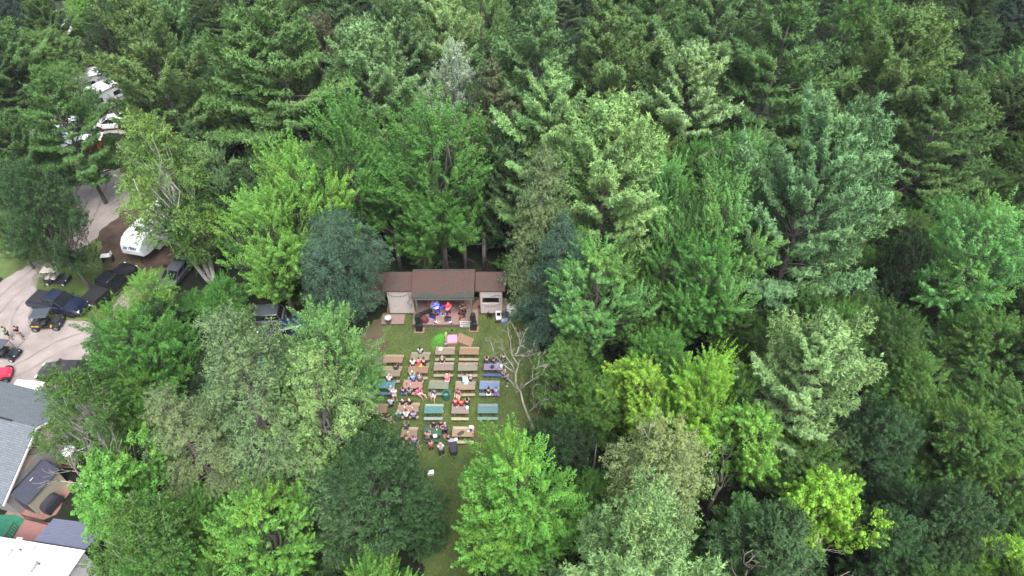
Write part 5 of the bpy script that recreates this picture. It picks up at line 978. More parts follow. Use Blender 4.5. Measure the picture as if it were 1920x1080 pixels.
# ======================= PEOPLE =======================
def skin_obj(verts, edges, radii, root=0, sub=1):
    me = bpy.data.meshes.new('sk'); me.from_pydata(verts, edges, []); o = bpy.data.objects.new('sk', me); C.objects.link(o)
    bpy.context.view_layer.objects.active = o
    sk = o.modifiers.new('s', 'SKIN'); sk.use_smooth_shade = True
    if not me.skin_vertices: me.attributes.new('skin', 'FLOAT', 'POINT') if False else None
    for i, r in enumerate(radii):
        sv = me.skin_vertices[0].data[i]; sv.radius = (r, r) if not hasattr(r, '__len__') else r; sv.use_root = (i == root)
    ss = o.modifiers.new('u', 'SUBSURF'); ss.levels = sub; ss.render_levels = sub
    bpy.context.view_layer.update(); ev = o.evaluated_get(bpy.context.evaluated_depsgraph_get()); m = bpy.data.meshes.new_from_object(ev)
    bpy.data.objects.remove(o); bpy.data.meshes.remove(me); return m
def pose(kind, variant=0):
    V = Vector; j = {}
    if kind == 'stand': hipz, lean = .93, 0.02
    elif kind == 'sit': hipz, lean = .53, (.16, .05, .24)[variant % 3]
    elif kind == 'sitside': hipz, lean = .53, .1
    j['pelvis'] = V((0, 0, hipz)); ux = V((0, lean, 1)).normalized()
    j['spine'] = j['pelvis'] + ux * .22; j['chest'] = j['pelvis'] + ux * .40; j['neck'] = j['pelvis'] + ux * .56; nd = (ux + V((0, .12, 0))).normalized(); j['head0'] = j['neck'] + nd * .08; j['head1'] = j['head0'] + nd * .13
    for s, n in ((-1, 'l'), (1, 'r')):
        sh = j['chest'] + V((s * .185, 0, .09)); j['sh' + n] = sh
        if kind == 'stand':
            a = {0: (V((s * .24, -.02, -.27)), V((s * .25, .08, -.50))), 1: (V((s * .22, .08, -.26)), V((s * .10, .30, -.22))), 2: (V((s * .26, .0, -.25)), V((s * .34, .22, -.10))), 3: (V((.22 * s, .10, -.26)), V((.28 if s > 0 else .12, .34, -.18 + .22 * (s > 0))))}[variant]
            j['el' + n] = sh + a[0] - V((s * .185, 0, 0)); j['wr' + n] = sh + a[1] - V((s * .185, 0, 0))
            st = {0: 0, 1: .05, 2: .1, 3: .08}[variant] * s; j['hip' + n] = V((s * .095, 0, hipz - .04)); j['kn' + n] = V((s * .12, .03 + st, .49)); j['an' + n] = V((s * (.12 + .02 * variant), st * 1.2, .08))
        else:
            j['el' + n] = sh + V((s * .07, .12, -.25)); j['wr' + n] = sh + V((-s * .03, .33, -.22 - .1 * (variant % 2)))
            j['hip' + n] = j['pelvis'] + V((s * .10, .02, -.01)); j['kn' + n] = V((s * .14, .43, .52)); j['an' + n] = V((s * .13, .42 + .05 * variant, .09))
            if kind == 'sitside': j['kn' + n] = V((s * .13 - .12, .43, .52)); j['an' + n] = V((s * .15 - .2, .62 if s < 0 else .5, .09))
        j['to' + n] = j['an' + n] + V((s * .02, .17, -.045))
        d = (j['wr' + n] - j['el' + n]).normalized(); j['pa' + n] = j['wr' + n] + d * .075; side = V((0, 0, 1)).cross(d); side = side.normalized() if side.length > .1 else V((1, 0, 0))
        for i, (off, L) in enumerate(((-.03, .07), (-.01, .085), (.01, .08), (.03, .06))):
            b = j['pa' + n] + side * off + d * .02; j[f'f{i}a' + n] = b; j[f'f{i}b' + n] = b + (d + V((0, 0, -.35))).normalized() * L * .5; j[f'f{i}c' + n] = j[f'f{i}b' + n] + (d * .6 + V((0, 0, -.8))).normalized() * L * .5
        j['th' + n] = j['wr' + n] + d * .05 - side * s * .05 + V((0, 0, -.015))
    j['nose'] = j['head0'] + V((0, .105, .045)); return j
def skel(j, chains, rad):
    idx = {}; vs = []; es = []; rs = []
    for ch in chains:
        for k in ch:
            if k not in idx: idx[k] = len(vs); vs.append(j[k]); rs.append(rad[k] if k in rad else rad[k[:-1]])
        for a, b in zip(ch, ch[1:]): es.append((idx[a], idx[b]))
    return vs, es, rs
RAD = dict(pelvis=(.15, .12), spine=(.135, .11), chest=(.155, .115), neck=.052, head0=(.072, .085), head1=(.08, .095), sh=.062, el=.042, wr=.028, pa=(.04, .022), hip=.09, kn=.06, an=.04, to=(.045, .03), f0a=.009, f1a=.009, f2a=.009, f3a=.009, f0b=.009, f1b=.009, f2b=.009, f3b=.009, f0c=.008, f1c=.008, f2c=.008, f3c=.007, th=.011, nose=.014)
def build_pose(kind, variant):
    j = pose(kind, variant); ch = [['pelvis', 'spine', 'chest', 'neck', 'head0', 'head1'], ['head0', 'nose']]
    for n in 'lr':
        ch += [['chest', 'sh' + n, 'el' + n, 'wr' + n, 'pa' + n], ['pelvis', 'hip' + n, 'kn' + n, 'an' + n, 'to' + n], ['wr' + n, 'th' + n]] + [['pa' + n] + [f'f{i}{q}' + n for q in 'abc'] for i in range(4)]
    D = {}; D['body'] = skin_obj(*skel(j, ch, RAD)); D['body'].materials.clear(); D['body'].materials.append(M_SKIN)
    r2 = {k: (tuple(x + .022 for x in v) if hasattr(v, '__len__') else v + .022) for k, v in RAD.items()}
    t = dict(j); 
    for n in 'lr': t['el' + n] = j['sh' + n].lerp(j['el' + n], .8)
    t['neck'] = j['chest'].lerp(j['neck'], .55); r2['neck'] = (.09, .075); r2['pelvis'] = (.165, .14)
    D['shirt'] = skin_obj(*skel(t, [['pelvis', 'spine', 'chest', 'neck']] + [['chest', 'sh' + n, 'el' + n] for n in 'lr'], r2)); D['shirt'].materials.clear(); D['shirt'].materials.append(M_CLOTH)
    def legs(cut):
        b = dict(j); rr = dict(r2); rr['pelvis'] = (.158, .13); rr['an'] = .06; rr['kn'] = .08
        for n in 'lr':
            if cut: b['kn' + n] = j['hip' + n].lerp(j['kn' + n], .92)
        m = skin_obj(*skel(b, [['pelvis', 'hip' + n, 'kn' + n] + ([] if cut else ['an' + n]) for n in 'lr'], rr)); m.materials.clear(); m.materials.append(M_CLOTH); return m
    D['trousers'] = legs(False); D['shorts'] = legs(True)
    for hn, (rx, ry, rz_, dz, dy) in dict(short=(.088, .104, .075, .05, -.012), long=(.098, .108, .13, -.005, -.035), bald=(.076, .09, .03, .02, -.045)).items():
        h = (j['head0'] + j['head1']) / 2; m = MB(); m.ell((h.x, h.y + dy, h.z + dz), (rx, ry, rz_), 12, 8)
        if hn == 'long': m.ell((h.x, h.y - .085, h.z - .12), (.085, .045, .13), 10, 6)
        o = m.build('hair', M_CLOTH, smooth=True); D['hair_' + hn] = o.data; bpy.data.objects.remove(o)
    h = (j['head0'] + j['head1']) / 2; m = MB(); m.ell((h.x, h.y - .005, h.z + .055), (.098, .112, .075), 12, 8); m.cyl((h.x, h.y + .11, h.z + .03), .075, .012, 12); o = m.build('cap', M_CLOTH, smooth=True); D['cap'] = o.data; bpy.data.objects.remove(o)
    m = MB()
    for s in (-1, 1): m.ell((h.x + s * .03, h.y + .082, h.z - .002), .011, 6, 4)
    o = m.build('eyes', M_EYE); D['eyes'] = o.data; bpy.data.objects.remove(o)
    for n in 'lr':
        m = MB(); a = j['an' + n]; m.ell((a.x, a.y + .07, a.z - .035), (.052, .135, .05), 8, 5); m.ell((a.x, a.y, a.z), (.05, .06, .06), 8, 5); o = m.build('shoe', M_CLOTH, smooth=True); D['shoe' + n] = o.data; bpy.data.objects.remove(o)
    D['j'] = j; return D
POSES = {}
def getpose(k, v):
    if (k, v) not in POSES: POSES[(k, v)] = build_pose(k, v)
    return POSES[(k, v)]
SK = (.50, .30, .22); HB = (.05, .03, .02); HK = (.012, .010, .010); HG = (.45, .43, .40); HY = (.42, .30, .14); HW = (.62, .61, .59)
def person(loc, rz, pz, var, shirt, pants, hair, label, style='short', shorts=False, scale=1.0, sk=SK, shoes=(.05, .05, .05), cap=None, group=None):
    D = getpose(pz, var); t = thing('person', label, 'person', loc, rz, group); t.scale = (scale * 1.04, scale * 1.04, scale)
    def ch(nm, me, c): o = bpy.data.objects.new(nm, me); C.objects.link(o); o.parent = t; o.color = (*[x * .78 for x in c], 1); return o
    b = ch('body', D['body'], sk); ch('shirt', D['shirt'], shirt); ch('shorts' if shorts else 'trousers', D['shorts' if shorts else 'trousers'], pants)
    if cap: ch('cap', D['cap'], cap)
    else: ch('hair', D['hair_' + style], hair)
    ch('eyes', D['eyes'], (0, 0, 0)); ch('shoe', D['shoel'], shoes); ch('shoe', D['shoer'], shoes); return t
GS = 'visitors sitting at the picnic tables'
def near(tab, X_, shirt, pants, hair, label, **k):
    """sits on the bench nearer the viewer, facing the stage"""
    tx, ty, hl = TABS[tab]; x = W(640 + X_ / 4.8, 650 + k.pop('vv', TABV[tab]) / 4.8, .8).x; k.setdefault('style', 'short'); rz = k.pop('rz', 0); pz = k.pop('pz', 'sit')
    return person((x, ty - .72, 0), R_(rz + random.uniform(-8, 8)), pz, random.randrange(3), shirt, pants, hair, label, group=GS, **k)
def far(tab, X_, shirt, pants, hair, label, face=0, **k):
    tx, ty, hl = TABS[tab]; x = W(640 + X_ / 4.8, 650 + (TABV[tab] - 70) / 4.8, .8).x; pz = k.pop('pz', 'sit')
    return person((x, ty + (.66 if face == 0 else .72), 0), R_((0 if face == 0 else 180) + random.uniform(-10, 10)), pz, random.randrange(3), shirt, pants, hair, label, group=GS, **k)
TABV = {'A1': 180, 'A2': 140, 'A3': 95, 'A4': 95, 'B1': 290, 'B2': 260, 'B3': 240, 'B4': 240, 'B5': 240, 'C1': 400, 'C2': 400, 'C3': 400, 'C4': 410, 'C5': 410, 'D1': 620, 'D2': 615, 'D3': 630, 'D4': 630, 'D5': 630, 'E1': 840, 'E2': 820, 'E3': 840, 'F1': 460}
DK = (.02, .022, .03); JEAN = (.05, .07, .12); KH = (.42, .36, .27); WH = (.72, .72, .72)
far('A2', 705, (.40, .42, .50), DK, HK, 'person in a grey and white patterned top facing away behind the coral shirt', style='long')
near('A2', 643, WH, DK, (.10, .05, .03), 'person in a white top sitting left of the coral shirt', style='long'); near('A2', 695, (.60, .07, .11), (.5, .08, .1), HB, 'person in a coral red shirt between a white and a black shirt'); near('A2', 742, (.02, .02, .03), DK, HB, 'person in a black shirt with a pale print right of the coral shirt', cap=(.03, .03, .04))
p = zz(945, 10, 0); person((p.x, p.y - .2, 0), 0, 'stand', 0, (.33, .20, .52), DK, HK, 'small child in a lilac top standing between the counter and the nearest table', scale=.62)
far('B3', 905, (.015, .015, .02), KH, HG, 'grey haired person in a black T-shirt sitting behind the third tan table', shorts=True)
far('B1', 485, (.02, .018, .022), DK, HK, 'person in black leaning between the two left front tables', style='long'); near('B1', 428, (.70, .68, .72), DK, HW, 'person in a white hooded top at the left table', cap=(.70, .68, .72))
near('B2', 638, (.20, .58, .36), DK, HW, 'person in a mint green shirt with white hair'); near('B2', 695, (.12, .06, .11), DK, (.16, .04, .04), 'person in a dark purple shirt beside the mint green shirt', style='long')
far('B5', 1308, (.03, .035, .10), DK, HK, 'person in navy with bare arms behind the purplish table', style='long'); far('B5', 1370, (.015, .015, .018), DK, HK, 'person in black behind the backpack on the purplish table', style='long')
p = zz(1462, 175, 0); person((p.x, p.y, 0), R_(30), 'stand', 1, (.012, .012, .015), DK, HK, 'person in black standing behind the right end of the purplish table'); p = zz(1478, 290, 0); person((p.x, p.y, 0), R_(100), 'stand', 1, (.58, .12, .14), (.5, .15, .18), HG, 'child in a red and pink top standing by the purplish table', scale=.78)
p = zz(1496, 345, 0); person((p.x, p.y, 0), R_(60), 'stand', 3, (.05, .07, .26), (.015, .02, .04), HB, 'person in a navy blue shirt and dark shorts standing right of the rows', shorts=True, shoes=(.6, .6, .6))
far('C3', 948, (.75, .13, .24), (.6, .45, .42), (.62, .45, .38), 'bald person in a bright pink shirt behind the grey-green table', style='bald', shorts=True, scale=1.12)
far('C4', 1108, (.20, .38, .62), (.35, .48, .62), HB, 'person in a light blue top wrapped in a pale blue blanket', scale=1.12); far('C4', 1163, (.018, .018, .02), (.35, .33, .33), HG, 'man in a black T-shirt and grey shorts beside the blue blanket', shorts=True, scale=1.1)
p = zz(1122, 310, .5); bl = MB(); bl.loft([[(-.22, .04, .75), (.2, .04, .78), (.2, -.06, .78), (-.22, -.06, .75)], [(-.3, -.1, .45), (.28, -.12, .5), (.26, -.22, .5), (-.3, -.22, .42)], [(-.26, -.42, .32), (.22, -.42, .34), (.2, -.5, .30), (-.26, -.5, .28)]]); 
o = bl.build('blanket', M_CLOTH, None, (.38, .50, .66), bevel=.03, smooth=True); o.location = (p.x, TABS['C4'][1] + .63, 0.42); tag(o, 'pale blue blanket draped over the visitor in light blue', 'blanket')
far('C2', 640, (.10, .24, .62), DK, HB, 'person in a blue top behind the hot pink visitor table'); far('C2', 700, (.16, .14, .16), DK, HG, 'grey haired person in dark grey behind the hot pink visitor table', style='long')
p = zz(488, 488, 0); person((p.x, p.y, 0), R_(10), 'stand', 0, (.66, .62, .62), (.50, .46, .42), HG, 'man in a white shirt and khaki shorts standing by the teal table', style='bald', shorts=True, shoes=(.5, .5, .45), scale=1.05)
near('C1', 445, (.10, .42, .46), (.5, .2, .3), HG, 'person in a turquoise top beside the standing man in white', cap=(.5, .35, .5))
near('C2', 556, (.03, .035, .07), (.03, .10, .40), (.12, .03, .03), 'person in a navy top with bright blue seat at the tan table', style='long'); near('C2', 612, (.20, .18, .22), DK, HB, 'person in a grey top between navy and hot pink shirts', style='long'); near('C2', 690, (.80, .07, .27), (.6, .45, .4), HB, 'person in a hot pink shirt sitting with legs turned right', shorts=True, pz='sitside', rz=-140, scale=1.05)
near('C3', 838, (.07, .11, .28), (.6, .55, .48), HB, 'person in a blue plaid shirt sitting sideways beside the dog', shorts=True, pz='sitside', rz=150)
near('C4', 1055, (.32, .12, .17), (.5, .35, .3), (.10, .03, .03), 'person in a mauve shirt sitting sideways at the pinkish table', shorts=True, pz='sitside', rz=150, scale=1.08)
near('C5', 1325, (.012, .012, .015), (.72, .72, .70), HK, 'person in a black top and white shorts at the blue table', style='long', scale=1.05); near('C5', 1393, (.10, .16, .40), (.25, .08, .3), (.05, .1, .2), 'person in a blue and purple patterned dress at the blue table')
far('D1', 435, (.38, .46, .62), DK, HK, 'person in a light blue shirt standing out behind the back left tables'); far('D2', 548, (.03, .025, .04), DK, HG, 'person in a dark top facing the viewer at the three visitor table', face=1, style='bald'); far('D2', 610, (.02, .02, .02), DK, (.6, .55, .42), 'blonde person in black facing the viewer at the three visitor table', face=1, style='long')
near('D2', 515, (.18, .38, .50), DK, HG, 'person in a light blue patterned shirt left of the white shirt', scale=1.05); near('D2', 585, (.74, .74, .76), DK, HB, 'person in a plain white shirt between light blue and lilac shirts', scale=1.08); near('D2', 648, (.28, .28, .56), DK, (.08, .03, .03), 'person in a lilac blue shirt at the right of the white shirt')
near('D1', 280, (.012, .012, .014), DK, (.08, .04, .03), 'person in a black top at the left end table under the trees', style='long'); near('D1', 328, (.55, .54, .57), (.5, .5, .5), HG, 'person in a mottled white and grey top under the tree boughs', style='long')
near('D1', 420, (.02, .03, .02), KH, HB, 'person in black with khaki legs stretched out beside the light blue shirt', shorts=True, pz='sitside', rz=-150)
far('D4', 1023, (.33, .01, .02), DK, HB, 'person in a dark red shirt at the left of the bright red shirt'); far('D4', 1076, (.62, .015, .02), DK, HB, 'person in a bright red shirt beside the dark red shirt'); far('D4', 1130, (.03, .03, .03), DK, HK, 'person in black with a white collar beside the bright red shirt', style='long')
p = zz(915, 615, 0); person((p.x, p.y, 0), R_(80), 'stand', 0, (.38, .55, .12), (.3, .4, .15), HY, 'toddler in lime green at the right end of the green table', scale=.52)
far('E1', 575, (.05, .05, .09), DK, HK, 'person in dark navy with a cap behind the back left table', cap=(.25, .25, .22)); near('E1', 652, (.36, .25, .52), JEAN, (.16, .04, .05), 'person in a lilac shirt at the back row beside the dark tree', scale=1.05); near('E1', 590, (.10, .03, .03), DK, (.15, .05, .03), 'person in a dark red top left of the lilac shirt in the back row')
p = zz(700, 935, 0); person((p.x, p.y, 0), R_(-60), 'stand', 2, (.26, .27, .29), KH, (.28, .22, .15), 'child in a grey shirt walking with an outstretched arm by the dark tree', scale=.72, shorts=True)
far('E2', 827, (.03, .025, .025), DK, (.03, .02, .02), 'dark haired person in a black top behind the dark green table', face=1, style='long'); far('E2', 893, (.05, .02, .015), DK, (.18, .08, .03), 'auburn haired person in brown behind the dark green table', face=1, style='long')
for (X_, Y_, rz, v, sh, pa, ha, lab, kw) in ((946, 790, 100, 1, (.12, .05, .38), DK, HG, 'person in a purple shirt standing right of the dark green table', {}), (972, 888, 60, 1, (.05, .012, .015), (.3, .28, .28), HB, 'person in a dark red sleeveless top standing next to the stroller', dict(shorts=True)),
    (906, 985, 10, 1, (.62, .60, .66), DK, HG, 'tall person in a white shirt and black trousers standing in the back row', dict(scale=1.1, shoes=(.6, .6, .6))), (814, 938, 5, 1, (.66, .20, .24), (.13, .03, .04), HB, 'child in a pink shirt with dark red trousers in the standing group', dict(scale=.84, shoes=(.5, .4, .35))), (786, 868, -20, 1, (.42, .28, .24), (.12, .11, .12), HB, 'person in a salmon top at the left end of the dark green table', {})):
    p = zz(X_, Y_, 0); person((p.x, p.y, 0), R_(rz), 'stand', v, sh, pa, ha, lab, **kw)
for (u, v, rz, sh, pa, lab) in ((632, 736, 20, (.30, .30, .34), DK, 'person in grey glimpsed through the pale aspen'), (667, 728, -30, (.28, .33, .36), DK, 'person in a grey-blue top glimpsed under the light green maple'), (660, 802, 0, (.25, .27, .35), DK, 'person in bluish grey half hidden at the left edge of the grass')):
    p = W(u, v); person((p.x, p.y, 0), R_(rz), 'stand', 0, sh, pa, HG, lab)
p = W(21, 636); person((p.x, p.y, 0), R_(-60), 'stand', 3, (.03, .22, .08), (.03, .03, .04), HB, 'person in a green shirt crossing the gravel lot', shorts=True, scale=1.02); p = W(43, 634); person((p.x, p.y, 0), R_(-100), 'stand', 2, (.04, .015, .02), (.35, .25, .2), HB, 'person in black and pale trousers crossing the gravel lot')
# band
def on_stage(u, v, rz, var, sh, pa, ha, lab, z=DZ, pz='stand', **k): p = W(u, v, z); return person((p.x, p.y, z + .003), R_(rz), pz, var, sh, pa, ha, lab, **k), p
def guitar(p, z, rz, col, label, body=1.0):
    t = thing('electric_guitar', label, 'guitar', (p.x, p.y, z), rz); m = MB(); ol = [(-.20, -.10), (-.22, .05), (-.12, .13), (.0, .10), (.10, .13), (.17, .06), (.12, 0), (.17, -.08), (.08, -.13), (0, -.10), (-.10, -.15)]
    m.prism_y([(a * body, b * body) for a, b in ol], -.025, .025); m.build('guitar_body', M_PAINT, t, col); m = MB(); m.box((.42, 0, 0), (.55, .03, .05)); m.build('neck', M_RAWWOOD, t); m = MB(); m.box((.74, 0, .01), (.15, .025, .09)); m.build('headstock', M_RAWWOOD, t)
    t.rotation_euler = (0, R_(-22), rz); return t
pp, p = on_stage(821, 588, 175, 3, (.25, .28, .6), (.05, .05, .1), HG, 'guitarist in a pale shirt lit blue on the left of the stage'); guitar(p + Vector((.0, -.28, 0)), DZ + 1.12, R_(0), (.7, .7, .72), 'white electric guitar held by the blue lit guitarist')
pp, p = on_stage(842, 590, 200, 3, (.55, .06, .06), (.03, .03, .04), HY, 'guitarist in a red shirt lit red in the middle of the stage'); guitar(p + Vector((-.05, -.28, 0)), DZ + 1.08, R_(-10), (.5, .4, .35), 'pale electric guitar held by the red lit guitarist')
pp, p = on_stage(870, 589, 180, 3, (.08, .065, .06), (.015, .015, .02), HB, 'bass player in dark clothes at the right of the stage', cap=(.06, .05, .05)); guitar(p + Vector((0, -.28, 0)), DZ + 1.08, R_(0), (.16, .07, .04), 'brown bass guitar held by the dark clothed player', 1.1)
dk = W(810, 574, DZ); st_ = thing('drum_stool', 'small round stool behind the drum kit', 'stool', (dk.x, dk.y + .9, DZ + .002)); MB().cyl((0, 0, .46), .17, .06, 14).build('seat', M_BLACK, st_); MB().tube([(0, 0, 0), (0, 0, .44)], .03, 8).build('stem', M_DKMETAL, st_)
person((dk.x, dk.y + .88, DZ + .02), R_(185), 'sit', 1, (.03, .03, .04), DK, HG, 'drummer with a pale hat behind the drum kit', cap=(.6, .6, .56))
bl_ = W(821, 588, DZ); rd_ = W(842, 590, DZ)
lamp((sx0 - 1.9, yA + .55, 3.3), (bl_.x - .15, bl_.y - .1, DZ + 1.2), (.02, .04, 1), 1500, 'blue stage lamp under the left end of the header beam', R_(24))
lamp((sx0 + .5, yA + .55, 3.3), (rd_.x, rd_.y - .1, DZ + 1.25), (1, .01, .02), 1300, 'red stage lamp under the middle of the header beam', R_(20))
lamp((sx0 + .55, yA + .15, DZ + .15), (bl_.x, bl_.y - .2, DZ + 1.3), (.7, .5, 1), 60, 'small violet lamp at the front middle of the stage floor', R_(16), emit=25)
lamp((sx0 - .85, yA + .2, DZ + .15), (rd_.x, rd_.y, DZ + 1.0), (1, .9, .65), 25, 'small warm white lamp on the front left of the stage floor', R_(18), emit=25)
mo = W(865, 592, DZ + .3); lamp((mo.x - .1, mo.y - .55, DZ + .5), (mo.x - .05, mo.y, DZ + .2), (1, .16, .03), 40, 'orange lamp aimed at the right floor monitor', R_(50))
mo = W(811, 594, DZ + .3); lamp((mo.x + .25, mo.y - .5, DZ + .6), (mo.x, mo.y, DZ + .2), (.02, .05, 1), 60, 'low blue lamp aimed at the left floor monitor', R_(50))
# dog
p = zz(785, 450, 0); t = thing('dog', 'brown and white dog lying on the grass by the blue plaid shirt', 'dog', (p.x, p.y, 0), R_(250))
vs = [(0, -.32, .16), (0, -.08, .17), (0, .2, .19), (0, .33, .27), (0, .42, .35), (0, .53, .32), (0, .6, .30), (.10, .22, .08), (.11, .42, .035), (-.10, .22, .08), (-.11, .42, .035), (.12, -.28, .10), (.17, -.08, .05), (.16, -.3, .03), (-.12, -.28, .10), (-.17, -.08, .05), (-.16, -.3, .03), (0, -.48, .12), (.05, -.66, .06), (.045, .40, .42), (-.045, .40, .42)]
es = [(0, 1), (1, 2), (2, 3), (3, 4), (4, 5), (5, 6), (2, 7), (7, 8), (2, 9), (9, 10), (0, 11), (11, 12), (12, 13), (0, 14), (14, 15), (15, 16), (0, 17), (17, 18), (4, 19), (4, 20)]
rs = [.13, .125, .13, .075, .075, .04, .03, .05, .03, .05, .03, .07, .045, .025, .07, .045, .025, .035, .02, .02, .02]
dm = skin_obj([Vector(v) for v in vs], es, rs, 1); dm.materials.clear(); fm = mat('dog_fur', (.13, .075, .04), .9, noise=.3, scale=2); cr_ = [n for n in fm.node_tree.nodes if n.type == 'VALTORGB'][0]; cr_.color_ramp.elements[0].color = (.045, .025, .015, 1); cr_.color_ramp.elements[1].color = (.5, .45, .38, 1); cr_.color_ramp.elements[0].position = .5; cr_.color_ramp.elements[1].position = .56; dm.materials.append(fm)
o = bpy.data.objects.new('body', dm); C.objects.link(o); o.parent = t; m = MB(); m.cyl((0, .345, .285), .082, .03, 12); o = m.build('collar', M_CLOTH, t, (.3, .03, .03)); o.rotation_euler = (0, 0, 0)
# ======================= VEHICLES =======================
def wheel(par, x, y, r, w=.24, rim=M_RIM):
    m = MB(); s = 1 if y > 0 else -1; n = 24
    prof = [(r * .62, -w / 2), (r * .93, -w / 2), (r, -w * .35), (r, w * .35), (r * .93, w / 2), (r * .62, w / 2)]
    m.loft([[(x + a * math.cos(2 * math.pi * k / n), y + b, r + a * math.sin(2 * math.pi * k / n)) for k in range(n)] for a, b in prof], False); wo = m.build('wheel', M_TYRE, par)
    m = MB(); m.cyl((x, y - s * .02, r), r * .63, w * .7, 20, axis='Y'); m.build('rim', M_DKMETAL, wo); m = MB()
    for k in range(5): a = 2 * math.pi * k / 5; m.tube([(x, y + s * w * .36, r), (x + r * .56 * math.cos(a), y + s * w * .40, r + r * .56 * math.sin(a))], [r * .13, r * .08], 4)
    m.tube([(x + r * .6 * math.cos(2 * math.pi * k / 20), y + s * w * .40, r + r * .6 * math.sin(2 * math.pi * k / 20)) for k in range(21)], r * .05, 4); m.build('spokes', rim, wo)
def ring(x, hw, z0, z1, z2, tuck=.88, top=.90, crown=.03):
    return [(x, -hw * tuck, z0), (x, -hw, z0 + .18), (x, -hw, z1), (x, -hw * top, z2), (x, 0, z2 + crown), (x, hw * top, z2), (x, hw, z1), (x, hw, z0 + .18), (x, hw * tuck, z0)]
def vehicle(name, label, cat, loc, rz, kind, col, rim=M_RIM, rails=False):
    """x forward, origin on the ground at the centre"""
    t = thing(name, label, cat, loc, rz)
    P_ = {'pickup': dict(L=5.85, hw=1.0, r=.40, fx=1.78, rx=-1.87), 'suv': dict(L=4.8, hw=.94, r=.36, fx=1.42, rx=-1.42), 'sedan': dict(L=4.8, hw=.93, r=.34, fx=1.42, rx=-1.42), 'jeep': dict(L=4.3, hw=.92, r=.41, fx=1.28, rx=-1.25)}[kind]; L, hw = P_['L'], P_['hw']; f, b = L / 2, -L / 2
    m = MB()
    if kind == 'pickup':
        m.loft([ring(b, hw * .93, .5, .95, 1.08), ring(b + .08, hw, .42, 1.0, 1.14), ring(b + 1.95, hw, .38, 1.02, 1.16), ring(b + 2.0, hw, .38, 1.02, 1.16), ring(.9, hw, .38, 1.02, 1.14), ring(1.25, hw, .38, 1.0, 1.14, top=.88), ring(2.5, hw * .98, .40, .95, 1.08, top=.84), ring(f - .12, hw * .94, .44, .88, 1.0, top=.84), ring(f, hw * .82, .5, .75, .82, top=.84)])
        cab = [(b + 2.0, b + 2.12, 1.0, .80), (1.35, .72)]; cx0, cx1, tx0, tx1, ct = b + 2.0, 1.32, b + 2.15, .55, 1.86; hb = 1.12
    elif kind == 'suv':
        m.loft([ring(b, hw * .88, .5, .85, .98), ring(b + .1, hw * .97, .35, .92, 1.06), ring(-1.2, hw, .28, .92, 1.06), ring(1.0, hw, .28, .90, 1.04), ring(1.6, hw * .98, .3, .84, .98, top=.84), ring(f - .2, hw * .92, .34, .76, .88, top=.8), ring(f, hw * .74, .42, .62, .7, top=.8)]); cx0, cx1, tx0, tx1, ct = b + .12, 1.15, b + .45, .2, 1.66; hb = 1.02
    elif kind == 'sedan':
        m.loft([ring(b, hw * .84, .48, .80, .90), ring(b + .15, hw * .95, .34, .86, .98), ring(-1.4, hw, .25, .86, .99), ring(.9, hw, .25, .84, .96), ring(1.6, hw * .98, .27, .78, .88, top=.82), ring(f - .25, hw * .90, .3, .68, .76, top=.8), ring(f, hw * .7, .38, .55, .6, top=.8)]); cx0, cx1, tx0, tx1, ct = b + .45, 1.1, b + 1.2, .25, 1.40; hb = .95
    else:
        m.loft([ring(b + .1, hw * .98, .5, 1.0, 1.1, top=.98), ring(-.2, hw, .48, 1.0, 1.1, top=.98), ring(.55, hw * .97, .48, 1.0, 1.1, top=.96), ring(.6, hw * .78, .5, 1.0, 1.12, top=.95), ring(f - .35, hw * .70, .5, .95, 1.08, top=.94), ring(f - .2, hw * .66, .5, .9, 1.02, top=.9)]); cx0, cx1, tx0, tx1, ct = b + .12, .62, b + .18, .42, 1.80; hb = 1.08
    body = m.build('body', M_PAINT, t, col, bevel=.015, smooth=False)
    tw = hw * (.80 if kind != 'jeep' else .90); bw = hw * .90
    m = MB(); m.loft([[(cx0, -bw, hb), (cx1, -bw * .96, hb), (cx1, bw * .96, hb), (cx0, bw, hb)], [(tx0, -tw, ct - .04), (tx1, -tw * .97, ct - .04), (tx1, tw * .97, ct - .04), (tx0, tw, ct - .04)]]); m.build('windows', M_GLASS, t)
    m = MB(); xm = (tx0 + tx1) / 2; rw = tw * .99
    m.loft([[(tx0 - .03, -rw * .9, ct - .06), (tx0 - .03, rw * .9, ct - .06), (tx0, rw * .85, ct - .01), (tx0, -rw * .85, ct - .01)], [(tx0 + .2, -rw, ct - .05), (tx0 + .2, rw, ct - .05), (tx0 + .2, rw * .86, ct + .03), (tx0 + .2, -rw * .86, ct + .03)], [(xm, -rw, ct - .04), (xm, rw, ct - .04), (xm, rw * .86, ct + .05), (xm, -rw * .86, ct + .05)], [(tx1 + .02, -rw * .97, ct - .07), (tx1 + .02, rw * .97, ct - .07), (tx1, rw * .85, ct), (tx1, -rw * .85, ct)]]); m.build('roof', M_PAINT, t, col)
    m = MB()   # pillars
    for s in (-1, 1):
        for (xb, xt) in ((cx1, tx1), (cx0, tx0), ((cx0 + cx1) / 2 - .1, (tx0 + tx1) / 2 - .05)): m.tube([(xb, s * bw * .975, hb), (xt, s * tw, ct - .03)], [.035, .03], 4)
    m.build('pillars', M_PAINT, t, col)
    if kind == 'pickup': m = MB(); m.box((b + 1.05, 0, 1.19), (1.82, hw * 1.74, .05)); m.build('bed_cover', M_BLACK, t, bevel=.02); m = MB(); [m.box((.2, s * (hw + .03), .40), (2.3, .14, .06)) for s in (1,)]; m.build('side_step', M_CHROME, t); m = MB(); m.box((.2, -(hw + .03), .40), (2.3, .14, .06)); m.build('side_step', M_CHROME, t)
